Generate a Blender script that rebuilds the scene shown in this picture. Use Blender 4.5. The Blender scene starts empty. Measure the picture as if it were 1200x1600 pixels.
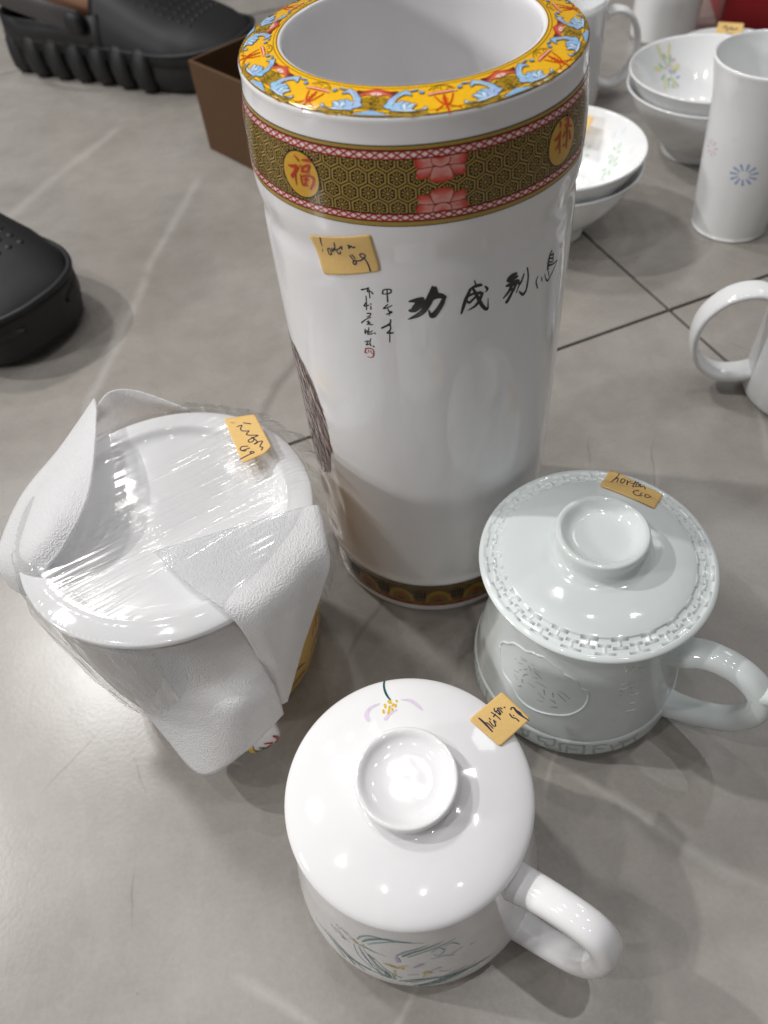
import bpy, bmesh, math, random
from mathutils import Vector, Matrix, noise
from mathutils.geometry import tessellate_polygon

# ---------------------------------------------------------------- camera, world, lights, exposure
scene = bpy.context.scene
R = math.radians
C = scene.collection

cam_data = bpy.data.cameras.new("camera")
cam = bpy.data.objects.new("camera", cam_data)
C.objects.link(cam)
PITCH, ROLL, CAM_H = 0.8946, -0.1204, 0.39
fwd = Vector((0, math.cos(PITCH), -math.sin(PITCH)))
rt0 = Vector((1, 0, 0)); up0 = rt0.cross(fwd)
rt = rt0 * math.cos(ROLL) + up0 * math.sin(ROLL)
up = up0 * math.cos(ROLL) - rt0 * math.sin(ROLL)
cam.matrix_world = Matrix(((rt.x, up.x, -fwd.x, 0), (rt.y, up.y, -fwd.y, 0), (rt.z, up.z, -fwd.z, CAM_H), (0, 0, 0, 1)))
cam_data.sensor_fit = 'VERTICAL'
cam_data.sensor_height = 36.0
cam_data.lens = 1207.0 / 1600.0 * 36.0
cam_data.clip_start = 0.01
cam_data.clip_end = 60.0
cam_data.dof.use_dof = True
cam_data.dof.focus_distance = 0.325
cam_data.dof.aperture_fstop = 10.5
scene.camera = cam

world = bpy.data.worlds.new("World")
scene.world = world
world.use_nodes = True
bg = world.node_tree.nodes["Background"]
bg.inputs[0].default_value = (0.97, 0.955, 1.0, 1)
bg.inputs[1].default_value = 0.08

def lamp(name, loc, power, size, target=(0, 0.25, 0), color=(1, 0.985, 0.97)):
    d = bpy.data.lights.new(name, 'AREA')
    d.shape = 'DISK'; d.size = size; d.energy = power; d.color = color
    o = bpy.data.objects.new(name, d); C.objects.link(o)
    o.location = loc
    o.rotation_euler = (Vector(target) - Vector(loc)).to_track_quat('-Z', 'Y').to_euler()
    return o

# ceiling spots of the shop: the strong ones stand to the left and throw the shadows
for loc, p in (((-2.15, 1.0, 2.7), 36), ((-1.5, -.15, 2.7), 10)):
    lamp("ceiling_spot", loc, p, 0.075)
lamp("overhead_panel", (-1.35, 1.75, 2.7), 28, 0.26)
for i in range(3):
    lamp("ceiling_spot", (-1.9 + 0.6 * i, 2.6 + 0.08 * i, 2.75), 2.6, 0.055)
for i in range(3):
    lamp("ceiling_spot", (-0.7 + 0.75 * i, -0.75 - 0.12 * i, 2.75), 2.4, 0.05)
for i in range(2):
    lamp("ceiling_spot", (1.15 + 0.12 * i, 0.3 + 0.9 * i, 2.75), 2.6, 0.055)
for x, y in ((-.75, .45), (-.1, 1.0), (.35, .35)):
    lamp("ceiling_spot", (x, y, 2.75), 3.6, 0.045)
# lower display light to the left of the camera, then an unseen soft panel added as overhead fill
lamp("display_light", (-2.25, -.25, .98), 17, 0.3, target=(0, .3, .2))
lamp("overhead_panel", (1.9, 2.2, 2.6), 6, 0.7, color=(0.96, 0.98, 1.0))

vs = scene.view_settings
vs.view_transform = 'Standard'; vs.look = 'None'; vs.exposure = 0.07; vs.gamma = 1.0
vs.use_curve_mapping = False
scene.cycles.max_bounces = 12
scene.cycles.diffuse_bounces = 8
scene.cycles.transparent_max_bounces = 24
scene.cycles.sample_clamp_indirect = 6.0
scene.cycles.caustics_reflective = False

# ---------------------------------------------------------------- helpers
def srgb(r, g, b):
    f = lambda c: (c / 255 / 12.92) if c <= 10 else ((c / 255 + 0.055) / 1.055) ** 2.4
    return (f(r), f(g), f(b), 1.0)

def nt(name):
    m = bpy.data.materials.new(name); m.use_nodes = True
    t = m.node_tree
    return m, t, t.nodes["Principled BSDF"]

def nd(t, typ, **kw):
    n = t.nodes.new(typ)
    for k, v in kw.items():
        setattr(n, k, v)
    return n

def porcelain(name, col, rough=0.07, wobble=0.02):
    m, t, b = nt(name)
    co = nd(t, "ShaderNodeTexCoord")
    n1 = nd(t, "ShaderNodeTexNoise"); n1.inputs["Scale"].default_value = 35; n1.inputs["Detail"].default_value = 3
    t.links.new(co.outputs["Object"], n1.inputs["Vector"])
    mix = nd(t, "ShaderNodeMix", data_type='RGBA')
    mix.inputs[6].default_value = (col[0] * .965, col[1] * .965, col[2] * .96, 1); mix.inputs[7].default_value = col
    t.links.new(n1.outputs["Fac"], mix.inputs[0]); t.links.new(mix.outputs[2], b.inputs["Base Color"])
    n2 = nd(t, "ShaderNodeTexNoise"); n2.inputs["Scale"].default_value = 90; n2.inputs["Detail"].default_value = 1
    t.links.new(co.outputs["Object"], n2.inputs["Vector"])
    bp = nd(t, "ShaderNodeBump"); bp.inputs["Strength"].default_value = wobble; bp.inputs["Distance"].default_value = 0.01
    t.links.new(n2.outputs["Fac"], bp.inputs["Height"]); t.links.new(bp.outputs[0], b.inputs["Normal"])
    b.inputs["Roughness"].default_value = rough
    b.inputs["IOR"].default_value = 1.52
    return m

def plain(name, col, rough=0.5, bump=0.0, bscale=200, mott=0.12, metal=0.0):
    m, t, b = nt(name)
    co = nd(t, "ShaderNodeTexCoord")
    n1 = nd(t, "ShaderNodeTexNoise"); n1.inputs["Scale"].default_value = bscale; n1.inputs["Detail"].default_value = 4
    t.links.new(co.outputs["Object"], n1.inputs["Vector"])
    mix = nd(t, "ShaderNodeMix", data_type='RGBA')
    mix.inputs[6].default_value = tuple(c * (1 - mott) for c in col[:3]) + (1,)
    mix.inputs[7].default_value = tuple(min(1, c * (1 + mott)) for c in col[:3]) + (1,)
    t.links.new(n1.outputs["Fac"], mix.inputs[0]); t.links.new(mix.outputs[2], b.inputs["Base Color"])
    if bump:
        bp = nd(t, "ShaderNodeBump"); bp.inputs["Strength"].default_value = bump; bp.inputs["Distance"].default_value = 0.001
        t.links.new(n1.outputs["Fac"], bp.inputs["Height"]); t.links.new(bp.outputs[0], b.inputs["Normal"])
    b.inputs["Roughness"].default_value = rough
    b.inputs["Metallic"].default_value = metal
    return m

def print_mat(name, rough=0.12):
    m, t, b = nt(name)
    a = nd(t, "ShaderNodeAttribute", attribute_name="col")
    co = nd(t, "ShaderNodeTexCoord")
    n = nd(t, "ShaderNodeTexNoise"); n.inputs["Scale"].default_value = 900; n.inputs["Detail"].default_value = 2
    t.links.new(co.outputs["Object"], n.inputs["Vector"])
    mr = nd(t, "ShaderNodeMapRange"); mr.inputs[3].default_value = 0.82; mr.inputs[4].default_value = 1.12
    t.links.new(n.outputs["Fac"], mr.inputs[0])
    mx = nd(t, "ShaderNodeVectorMath", operation='SCALE')
    t.links.new(a.outputs["Color"], mx.inputs[0]); t.links.new(mr.outputs[0], mx.inputs["Scale"])
    t.links.new(mx.outputs[0], b.inputs["Base Color"])
    b.inputs["Roughness"].default_value = rough
    return m

def ob(name, verts, faces, mat, parent=None, smooth=True, loc=None):
    me = bpy.data.meshes.new(name)
    me.from_pydata([tuple(v) for v in verts], [], faces)
    me.update()
    if smooth:
        me.polygons.foreach_set("use_smooth", [True] * len(me.polygons))
    me.materials.append(mat)
    o = bpy.data.objects.new(name, me); C.objects.link(o)
    if parent: o.parent = parent
    if loc: o.location = loc
    return o

def thing(name, label, cat, loc=(0, 0, 0), rz=0.0, group=None):
    o = bpy.data.objects.new(name, None); C.objects.link(o)
    o.empty_display_size = 0.02
    o.location = loc; o.rotation_euler = (0, 0, rz)
    tag(o, label, cat, group)
    return o

def tag(o, label, cat, group=None):
    o["label"] = label; o["category"] = cat
    if group: o["group"] = group
    return o

def lathe(prof, n=128, a0=0.0, a1=None):
    """prof: (r, z) in mm; returns verts/faces in metres"""
    full = a1 is None
    cnt = n if full else n + 1
    vs_, fs = [], []
    rows = []
    for r, z in prof:
        if r < 1e-6:
            rows.append([len(vs_)] * cnt); vs_.append((0, 0, z / 1000))
        else:
            row = []
            for i in range(cnt):
                a = 2 * math.pi * i / n if full else a0 + (a1 - a0) * i / n
                row.append(len(vs_)); vs_.append((r * math.cos(a) / 1000, r * math.sin(a) / 1000, z / 1000))
            rows.append(row)
    for k in range(len(rows) - 1):
        A, B = rows[k], rows[k + 1]
        for i in range(n):
            j = (i + 1) % cnt
            f = [A[i], A[j], B[j], B[i]]
            g = []
            for q in f:
                if q not in g: g.append(q)
            if len(g) > 2: fs.append(g)
    return vs_, fs

def smooth_prof(prof, sub=4):
    """Catmull-Rom through the profile points; a point repeated twice stays a corner"""
    return crom(prof, sub)

def crom(pts, sub=4, closed=False):
    pts = [tuple(map(float, p)) for p in pts]
    n = len(pts)
    if n < 3: 
        if n == 2 and sub > 1:
            return [tuple(pts[0][k] + (pts[1][k] - pts[0][k]) * i / sub for k in range(len(pts[0]))) for i in range(sub + 1)]
        return pts
    out = []
    rng = n if closed else n - 1
    for i in range(rng):
        p0 = pts[(i - 1) % n] if closed else pts[max(i - 1, 0)]
        p1 = pts[i]; p2 = pts[(i + 1) % n]
        p3 = pts[(i + 2) % n] if closed else pts[min(i + 2, n - 1)]
        for s in range(sub):
            t = s / sub
            out.append(tuple(0.5 * (2 * b + (c - a) * t + (2 * a - 5 * b + 4 * c - d) * t * t + (3 * b - a - 3 * c + d) * t ** 3)
                             for a, b, c, d in zip(p0, p1, p2, p3)))
    if not closed: out.append(pts[-1])
    return out

def lerp_tab(tab, x):
    if x <= tab[0][0]: return tab[0][1]
    for (a, b), (c, d) in zip(tab, tab[1:]):
        if x <= c:
            return b + (d - b) * (x - a) / (c - a) if c > a else d
    return tab[-1][1]

def tube(path, radii, n=20, side=None, caps=True):
    """path: list of Vector; radii: list of (a, b): a along `side`, b across it"""
    vs_, fs = [], []
    N = len(path)
    for i, pnt in enumerate(path):
        tg = (path[min(i + 1, N - 1)] - path[max(i - 1, 0)]).normalized()
        s = Vector(side) if side is not None else Vector((0, 0, 1))
        s = (s - tg * s.dot(tg)).normalized()
        u = tg.cross(s)
        a, b = radii[i] if not isinstance(radii, tuple) else radii
        for k in range(n):
            t = 2 * math.pi * k / n
            ct, st = math.cos(t), math.sin(t)
            e = 0.8
            vs_.append(pnt + s * a * math.copysign(abs(ct) ** e, ct) + u * b * math.copysign(abs(st) ** e, st))
    for i in range(N - 1):
        for k in range(n):
            fs.append([i * n + k, i * n + (k + 1) % n, (i + 1) * n + (k + 1) % n, (i + 1) * n + k])
    if caps:
        fs.append(list(range(n))[::-1]); fs.append([(N - 1) * n + k for k in range(n)])
    return vs_, fs

def boxm(x0, x1, y0, y1, z0, z1):
    v = [(x, y, z) for z in (z0, z1) for y in (y0, y1) for x in (x0, x1)]
    f = [[0, 2, 3, 1], [4, 5, 7, 6], [0, 1, 5, 4], [2, 6, 7, 3], [0, 4, 6, 2], [1, 3, 7, 5]]
    return v, f

def bevel(o, w, seg=2, ang=0.6):
    md = o.modifiers.new("bevel", 'BEVEL'); md.width = w; md.segments = seg
    md.limit_method = 'ANGLE'; md.angle_limit = ang
    return o

class Decal:
    """flat print: coloured ribbons and polygons in surface millimetres, laid on a surface by fn(u, v, lift)"""
    def __init__(s, fn, base=0.00012, step=0.00006):
        s.fn, s.v, s.f, s.c, s.base, s.step = fn, [], [], [], base, step
    def _add(s, uv, layer, col):
        s.v.append(s.fn(uv[0], uv[1], s.base + s.step * layer)); s.c.append(col)
        return len(s.v) - 1
    def ribbon(s, pts, col, layer=0, sub=4, wmul=1.0, col2=None):
        P = crom(pts, sub)
        n = len(P)
        Lr = []
        for i, q in enumerate(P):
            a, b = P[max(i - 1, 0)], P[min(i + 1, n - 1)]
            dx, dy = b[0] - a[0], b[1] - a[1]
            l = math.hypot(dx, dy) or 1
            nx, ny = -dy / l, dx / l
            w = max(q[2], 0.05) * wmul / 2
            cc = col if col2 is None else tuple(x + (y - x) * i / (n - 1) for x, y in zip(col, col2))
            Lr.append((s._add((q[0] + nx * w, q[1] + ny * w), layer, cc), s._add((q[0] - nx * w, q[1] - ny * w), layer, cc)))
        for A, B in zip(Lr, Lr[1:]):
            s.f.append([A[0], A[1], B[1], B[0]])
        for end, nb in ((0, 1), (n - 1, n - 2)):
            q = P[end]; w = max(q[2], 0.05) * wmul / 2
            cc = col if (col2 is None or end == 0) else col2
            ids = [s._add((q[0] + w * math.cos(t * math.pi / 4), q[1] + w * math.sin(t * math.pi / 4)), layer, cc) for t in range(8)]
            s.f.append(ids)
    def poly(s, pts, col, layer=0, cols=None):
        def tri(a, b, c, ca, cb, cc, dep):
            m = max((math.hypot(p[0] - q[0], p[1] - q[1]), k) for k, (p, q) in enumerate(((a, b), (b, c), (c, a))))
            if m[0] > 1.8 and dep < 6:
                if m[1] == 1: a, b, c, ca, cb, cc = b, c, a, cb, cc, ca
                elif m[1] == 2: a, b, c, ca, cb, cc = c, a, b, cc, ca, cb
                mp = ((a[0] + b[0]) / 2, (a[1] + b[1]) / 2); mc = tuple((x + y) / 2 for x, y in zip(ca, cb))
                tri(a, mp, c, ca, mc, cc, dep + 1); tri(mp, b, c, mc, cb, cc, dep + 1)
            else:
                s.f.append([s._add(a, layer, ca), s._add(b, layer, cb), s._add(c, layer, cc)])
        C_ = cols or [col] * len(pts)
        for t in tessellate_polygon([[Vector((q[0], q[1], 0)) for q in pts]]):
            tri(*[pts[k][:2] for k in t], *[C_[k] for k in t], 0)
    def fan(s, cx, cy, rx, ry, col, layer=0, n=24, rings=3, col2=None):
        c0 = s._add((cx, cy), layer, col)
        prev = None
        for k in range(1, rings + 1):
            q = k / rings
            cc = col if col2 is None else tuple(a + (b - a) * q for a, b in zip(col, col2))
            row = [s._add((cx + rx * q * math.cos(2 * math.pi * i / n), cy + ry * q * math.sin(2 * math.pi * i / n)), layer, cc) for i in range(n)]
            for i in range(n):
                j = (i + 1) % n
                s.f.append([c0, row[i], row[j]] if prev is None else [prev[i], row[i], row[j], prev[j]])
            prev = row
    def build(s, name, mat, parent):
        me = bpy.data.meshes.new(name)
        me.from_pydata([tuple(q) for q in s.v], [], s.f)
        at = me.color_attributes.new("col", 'FLOAT_COLOR', 'POINT')
        at.data.foreach_set("color", [x for c in s.c for x in c])
        me.polygons.foreach_set("use_smooth", [True] * len(me.polygons))
        me.materials.append(mat); me.update()
        o = bpy.data.objects.new(name, me); C.objects.link(o); o.parent = parent
        return o

def relief(strokes, fn, width, height, name, mat, parent, closed=False, sub=4):
    """raised moulding: ridges of trapezoid section, one part"""
    v, f = [], []
    for pl in strokes:
        P = crom([q[:2] for q in pl], sub)
        n = len(P); base = len(v)
        for i, q in enumerate(P):
            a, b = P[max(i - 1, 0)], P[min(i + 1, n - 1)]
            dx, dy = b[0] - a[0], b[1] - a[1]; l = math.hypot(dx, dy) or 1
            nx, ny = -dy / l, dx / l
            for o_, h in ((-.5, -0.0002), (-.28, height * .85), (0, height), (.28, height * .85), (.5, -0.0002)):
                v.append(fn(q[0] + nx * width * o_, q[1] + ny * width * o_, h))
        for i in range(n - 1):
            for k in range(4):
                f.append([base + i * 5 + k, base + i * 5 + k + 1, base + (i + 1) * 5 + k + 1, base + (i + 1) * 5 + k])
        f.append([base + k for k in range(5)]); f.append([base + (n - 1) * 5 + k for k in range(5)])
    return ob(name, v, f, mat, parent)

def patch(rows, name, mat, parent, sub=7, thick=0.0009, rough=0.0, seed=0):
    """smooth sheet through a grid of points, given a thickness"""
    rr = [crom(r, sub) for r in rows]
    cols = [crom([r[i] for r in rr], sub) for i in range(len(rr[0]))]
    nu, nv = len(cols), len(cols[0])
    v = []
    for i in range(nu):
        for j in range(nv):
            q = Vector(cols[i][j])
            d = noise.noise(q * 90 + Vector((seed, 0, 0))) * rough
            v.append(q + Vector((d, -d, d)))
    f = [[i * nv + j, i * nv + j + 1, (i + 1) * nv + j + 1, (i + 1) * nv + j] for i in range(nu - 1) for j in range(nv - 1)]
    o = ob(name, v, f, mat, parent)
    md = o.modifiers.new("thickness", 'SOLIDIFY'); md.thickness = thick; md.offset = 0
    return o

# ---------------------------------------------------------------- print drawings, surface millimetres
INSCRIPTION = [[(-109.37, 218.7, 0.56), (-106.74, 219.1, 1.5), (-104.67, 219.6, 1.31)], [(-105.54, 219.2, 1.87), (-106.64, 217.2, 1.69), (-107.73, 215.7, 1.57)], [(-109.26, 214.7, 1.05), (-107.62, 215.0, 1.69), (-104.67, 217.1, 1.2), (-103.47, 218.1, 0.52)], [(-100.84, 224.3, 0.67), (-101.06, 221.9, 1.87), (-101.83, 219.5, 2.25), (-103.03, 216.7, 1.95), (-104.45, 214.3, 1.72), (-106.31, 212.7, 1.5), (-108.49, 211.6, 0.94), (-110.24, 210.8, 0.19)], [(-104.67, 218.0, 0.67), (-102.92, 218.7, 1.42), (-100.41, 220.1, 1.87), (-98.0, 220.2, 1.69), (-96.47, 219.2, 1.12)], [(-96.58, 219.6, 1.05), (-97.57, 216.9, 1.5), (-99.1, 214.2, 1.69), (-100.95, 212.0, 1.87), (-101.83, 212.3, 1.12), (-102.48, 214.5, 0.3)], [(-99.86, 223.8, 0.94), (-99.75, 220.9, 1.87)], [(-118.98, 221.6, 0.45), (-118.65, 223.1, 0.37), (-117.23, 223.6, 0.37), (-115.81, 223.5, 0.45), (-115.92, 222.3, 0.37), (-117.45, 221.6, 0.3), (-118.87, 221.5, 0.3)], [(-117.23, 223.4, 0.3), (-117.34, 218.3, 0.45)], [(-117.34, 217.2, 0.3), (-119.2, 215.1, 0.37), (-117.12, 216.0, 0.3), (-115.81, 216.9, 0.22)], [(-117.45, 215.3, 0.3), (-117.23, 214.2, 0.37), (-116.03, 213.9, 0.52), (-118.11, 212.7, 0.37)], [(-117.01, 214.3, 0.3), (-117.12, 212.3, 0.22)], [(-116.8, 210.4, 0.37), (-117.23, 208.6, 0.45), (-120.4, 206.2, 0.6)], [(-119.64, 206.6, 0.37), (-116.91, 208.2, 0.3)], [(-117.23, 208.6, 0.45), (-117.12, 205.9, 0.37), (-118.65, 204.0, 0.37), (-116.25, 204.4, 0.52)], [(-117.34, 205.9, 0.3), (-117.89, 199.9, 0.3)], [(-126.96, 222.2, 0.52), (-125.1, 222.9, 0.37), (-124.12, 223.5, 0.37)], [(-124.12, 223.5, 0.37), (-124.77, 221.7, 0.3), (-123.46, 222.1, 0.3), (-122.7, 221.2, 0.45)], [(-124.01, 222.7, 0.3), (-124.01, 219.1, 0.3)], [(-125.43, 219.8, 0.3), (-125.54, 216.6, 0.3), (-125.86, 213.7, 0.3)], [(-126.63, 215.3, 0.45), (-125.65, 217.0, 0.3), (-126.63, 215.1, 0.3), (-124.77, 215.9, 0.37)], [(-123.9, 216.6, 0.45), (-123.68, 216.5, 0.3)], [(-124.01, 215.6, 0.3), (-124.01, 214.3, 0.37)], [(-125.76, 212.0, 0.37), (-124.23, 212.3, 0.37), (-124.88, 211.1, 0.3), (-125.86, 210.5, 0.3)], [(-128.38, 207.3, 0.52), (-126.41, 209.3, 0.3), (-124.55, 210.5, 0.37)], [(-126.19, 208.2, 0.37), (-124.99, 208.0, 0.45), (-126.3, 206.9, 0.37)], [(-125.54, 208.8, 0.3), (-125.43, 207.0, 0.37), (-123.9, 207.4, 0.3)], [(-127.29, 204.4, 0.37), (-127.5, 202.3, 0.37), (-126.52, 204.1, 0.3), (-126.3, 202.8, 0.37)], [(-125.65, 205.6, 0.3), (-125.86, 203.3, 0.37), (-124.34, 204.3, 0.3)], [(-126.52, 202.3, 0.45), (-125.1, 202.6, 0.37), (-124.44, 203.1, 0.3)], [(-123.57, 203.3, 0.52), (-123.35, 203.2, 0.52)], [(-127.94, 198.3, 0.37), (-126.41, 199.1, 0.3), (-127.61, 196.9, 0.37), (-126.41, 197.4, 0.37)], [(-125.32, 200.4, 0.3), (-125.97, 198.2, 0.37), (-125.65, 196.9, 0.45)], [(-124.66, 196.8, 0.52), (-124.34, 196.6, 0.45)], [(-90.36, 211.0, 0.62), (-89.59, 213.9, 1.04), (-88.61, 217.0, 1.17), (-86.97, 220.7, 0.92)], [(-87.41, 220.3, 0.62), (-85.77, 221.3, 0.92), (-83.36, 221.4, 1.04), (-82.49, 221.0, 0.42)], [(-85.44, 223.8, 0.33), (-84.78, 221.4, 0.58)], [(-88.17, 217.6, 0.58), (-86.75, 218.3, 0.83), (-85.33, 218.4, 0.83), (-83.25, 218.1, 1.04), (-82.38, 217.5, 0.75)], [(-86.2, 220.9, 0.75), (-84.89, 218.3, 0.92), (-83.58, 215.1, 1.17), (-82.27, 212.3, 1.17), (-80.63, 210.1, 1.04), (-79.87, 210.5, 0.58), (-79.98, 214.6, 0.25)], [(-82.38, 217.5, 1.04), (-83.58, 214.6, 1.04), (-85.22, 212.8, 0.83), (-87.73, 211.8, 0.25)], [(-81.18, 220.1, 0.58), (-80.3, 218.7, 0.83), (-81.18, 217.8, 0.21)], [(-88.5, 216.5, 0.5), (-87.41, 215.0, 0.75), (-85.77, 216.2, 0.83), (-84.13, 217.6, 0.62)], [(-71.35, 219.9, 1.25), (-69.92, 220.4, 1.46), (-68.07, 220.5, 1.04)], [(-71.78, 219.4, 1.04), (-70.36, 218.8, 1.46), (-67.41, 219.1, 0.83)], [(-72.33, 217.1, 0.62), (-69.71, 216.9, 1.67), (-67.19, 216.7, 1.67), (-66.43, 215.6, 0.62)], [(-69.71, 216.4, 1.25), (-71.02, 214.2, 1.04), (-73.31, 212.2, 0.5)], [(-67.74, 216.0, 1.04), (-69.49, 213.1, 1.04), (-71.45, 210.1, 1.25), (-72.0, 210.0, 0.83)], [(-70.58, 214.9, 0.75), (-68.5, 214.0, 0.83)], [(-64.13, 218.6, 0.58), (-65.34, 215.8, 0.83), (-66.43, 214.5, 0.58), (-67.41, 212.1, 0.33)], [(-62.6, 220.5, 0.5), (-61.84, 216.9, 0.58), (-61.95, 213.7, 0.67), (-62.5, 210.7, 0.83), (-64.02, 209.7, 1.04), (-66.1, 212.0, 0.33)], [(-48.07, 220.4, 0.53), (-49.28, 219.1, 0.83), (-49.93, 216.2, 0.95), (-49.82, 213.1, 0.76)], [(-49.28, 219.1, 0.57), (-46.33, 217.7, 0.53)], [(-49.06, 217.6, 0.57), (-46.43, 216.1, 0.45)], [(-49.6, 216.2, 0.45), (-46.65, 214.8, 0.38)], [(-47.09, 219.2, 0.3), (-46.22, 215.1, 0.45)], [(-50.04, 214.9, 0.76), (-46.0, 213.5, 0.57), (-42.39, 213.0, 0.45)], [(-42.39, 213.0, 0.3), (-44.9, 210.5, 0.38), (-47.53, 208.7, 0.53), (-49.28, 207.8, 0.61), (-51.13, 210.3, 0.23)], [(-56.05, 213.7, 0.3), (-57.03, 211.7, 0.53), (-55.72, 208.1, 0.45)], [(-53.75, 211.8, 0.53), (-53.21, 209.8, 0.3)], [(-51.79, 212.1, 0.3), (-51.02, 210.0, 0.3)], [(-49.28, 212.1, 0.3), (-48.51, 209.7, 0.3)]]
SEAL = [[(-128.05, 194.9, 0.52), (-126.85, 195.4, 0.45), (-125.21, 195.3, 0.45), (-124.66, 194.2, 0.52), (-125.1, 191.7, 0.52), (-126.19, 190.9, 0.37), (-127.61, 190.9, 0.3)], [(-127.94, 194.7, 0.52), (-128.49, 192.9, 0.52), (-127.61, 192.9, 0.37)], [(-126.85, 194.5, 0.3), (-126.85, 193.3, 0.3)], [(-125.86, 194.5, 0.3), (-125.86, 193.5, 0.3), (-125.21, 192.9, 0.3)], [(-40.43, 217.0, 0.28), (-41.3, 218.6, 0.22), (-39.77, 218.7, 0.22), (-38.46, 217.4, 0.22), (-38.57, 216.2, 0.28)], [(-40.32, 218.5, 0.22), (-39.22, 216.7, 0.22)]]
FU = [[(-147.83, 267.9, 0.29), (-146.08, 266.8, 0.87)], [(-150.99, 263.9, 0.39), (-149.14, 264.1, 1.07), (-147.28, 264.6, 1.16)], [(-147.06, 264.5, 0.97), (-148.26, 262.5, 0.97), (-149.79, 260.6, 1.36)], [(-147.93, 262.3, 0.78), (-148.15, 260.4, 0.62), (-148.04, 258.2, 0.35)], [(-145.2, 265.7, 0.16), (-146.19, 264.2, 0.39), (-147.5, 262.6, 0.58)], [(-144.44, 267.2, 0.48), (-142.91, 267.5, 0.87), (-141.16, 267.8, 1.16)], [(-144.66, 265.0, 0.78), (-144.66, 263.5, 0.78)], [(-144.44, 264.9, 0.68), (-142.36, 265.9, 0.87), (-141.27, 266.0, 0.78)], [(-141.27, 266.1, 0.78), (-142.25, 264.1, 0.87)], [(-144.98, 263.5, 0.78), (-142.03, 264.0, 0.87)], [(-145.64, 262.2, 0.48), (-145.42, 260.0, 0.68), (-144.98, 258.8, 0.78)], [(-145.31, 261.7, 0.68), (-142.14, 262.7, 0.78), (-140.18, 262.4, 0.87)], [(-140.07, 262.4, 0.87), (-140.51, 260.3, 0.97), (-141.82, 258.3, 0.87)], [(-144.33, 260.9, 0.58), (-142.36, 261.2, 0.68)], [(-143.13, 262.1, 0.68), (-144.0, 259.1, 0.78)], [(-144.88, 259.0, 0.68), (-142.8, 259.2, 0.58)]]
LU = [[(-50.91, 268.8, 0.48), (-50.59, 268.0, 0.66), (-51.13, 267.0, 0.18)], [(-50.59, 265.8, 0.42), (-52.23, 264.5, 0.6), (-53.75, 264.3, 0.6)], [(-51.02, 265.2, 0.72), (-51.24, 262.6, 0.6), (-50.7, 258.5, 0.24)], [(-51.79, 262.1, 0.6), (-53.32, 261.0, 0.3)], [(-47.75, 268.4, 0.48), (-45.45, 268.8, 0.6)], [(-45.67, 268.5, 0.72), (-45.89, 265.9, 0.72)], [(-47.85, 266.6, 0.6), (-43.59, 264.8, 0.36)], [(-46.65, 265.7, 0.72), (-46.65, 262.0, 0.6), (-46.76, 259.0, 0.48)], [(-47.96, 264.6, 0.48), (-49.17, 263.4, 0.48)], [(-48.18, 260.5, 0.6), (-49.06, 260.3, 0.36)], [(-45.01, 263.7, 0.48), (-44.25, 261.0, 0.72)]]
VASE_STICKER = [(-146.51, 239.7, 0.25), (-121.06, 245.6, 0.25), (-119.09, 230.8, 0.25), (-142.25, 224.9, 0.25)]
VASE_PEN = [[(-141.05, 240.5, 0.38), (-141.27, 238.9, 0.38), (-141.27, 236.7, 0.19)], [(-141.38, 235.6, 0.14), (-141.82, 234.0, 0.11)], [(-139.08, 236.0, 0.34), (-138.32, 236.7, 0.34), (-137.77, 235.8, 0.34), (-137.99, 234.1, 0.34), (-138.87, 234.1, 0.34), (-139.08, 235.7, 0.34)], [(-137.12, 237.1, 0.34), (-136.9, 235.6, 0.34), (-136.13, 237.3, 0.34)], [(-135.37, 239.8, 0.34), (-135.7, 236.6, 0.34)], [(-136.03, 236.5, 0.34), (-134.17, 237.5, 0.34), (-132.75, 238.9, 0.34)], [(-135.15, 236.7, 0.34), (-134.71, 235.4, 0.34), (-133.95, 235.5, 0.34), (-133.62, 236.5, 0.34)], [(-132.64, 238.9, 0.43), (-132.75, 237.8, 0.43)], [(-130.02, 240.0, 0.34), (-129.36, 240.1, 0.34), (-129.91, 238.7, 0.34), (-128.71, 240.0, 0.34), (-128.27, 239.4, 0.34), (-127.29, 239.9, 0.34)], [(-130.02, 235.6, 0.34), (-129.14, 234.1, 0.34), (-128.16, 233.5, 0.34), (-127.94, 232.7, 0.34), (-128.81, 232.2, 0.34), (-129.25, 233.0, 0.34), (-128.38, 233.7, 0.34), (-126.52, 234.0, 0.34), (-124.77, 235.4, 0.34), (-124.01, 236.6, 0.34), (-124.88, 237.3, 0.34), (-125.97, 236.9, 0.34), (-125.76, 235.8, 0.34), (-124.77, 235.4, 0.34), (-123.9, 234.1, 0.34), (-123.24, 232.3, 0.34), (-122.81, 230.5, 0.34)], [(-129.14, 236.1, 0.34), (-128.16, 234.7, 0.34)]]
POT_STICKER = [(26.49, 49.79, 0.2), (41.66, 50.46, 0.2), (49.87, 27.2, 0.2), (46.68, 23.17, 0.2), (36.34, 18.76, 0.2)]
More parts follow.
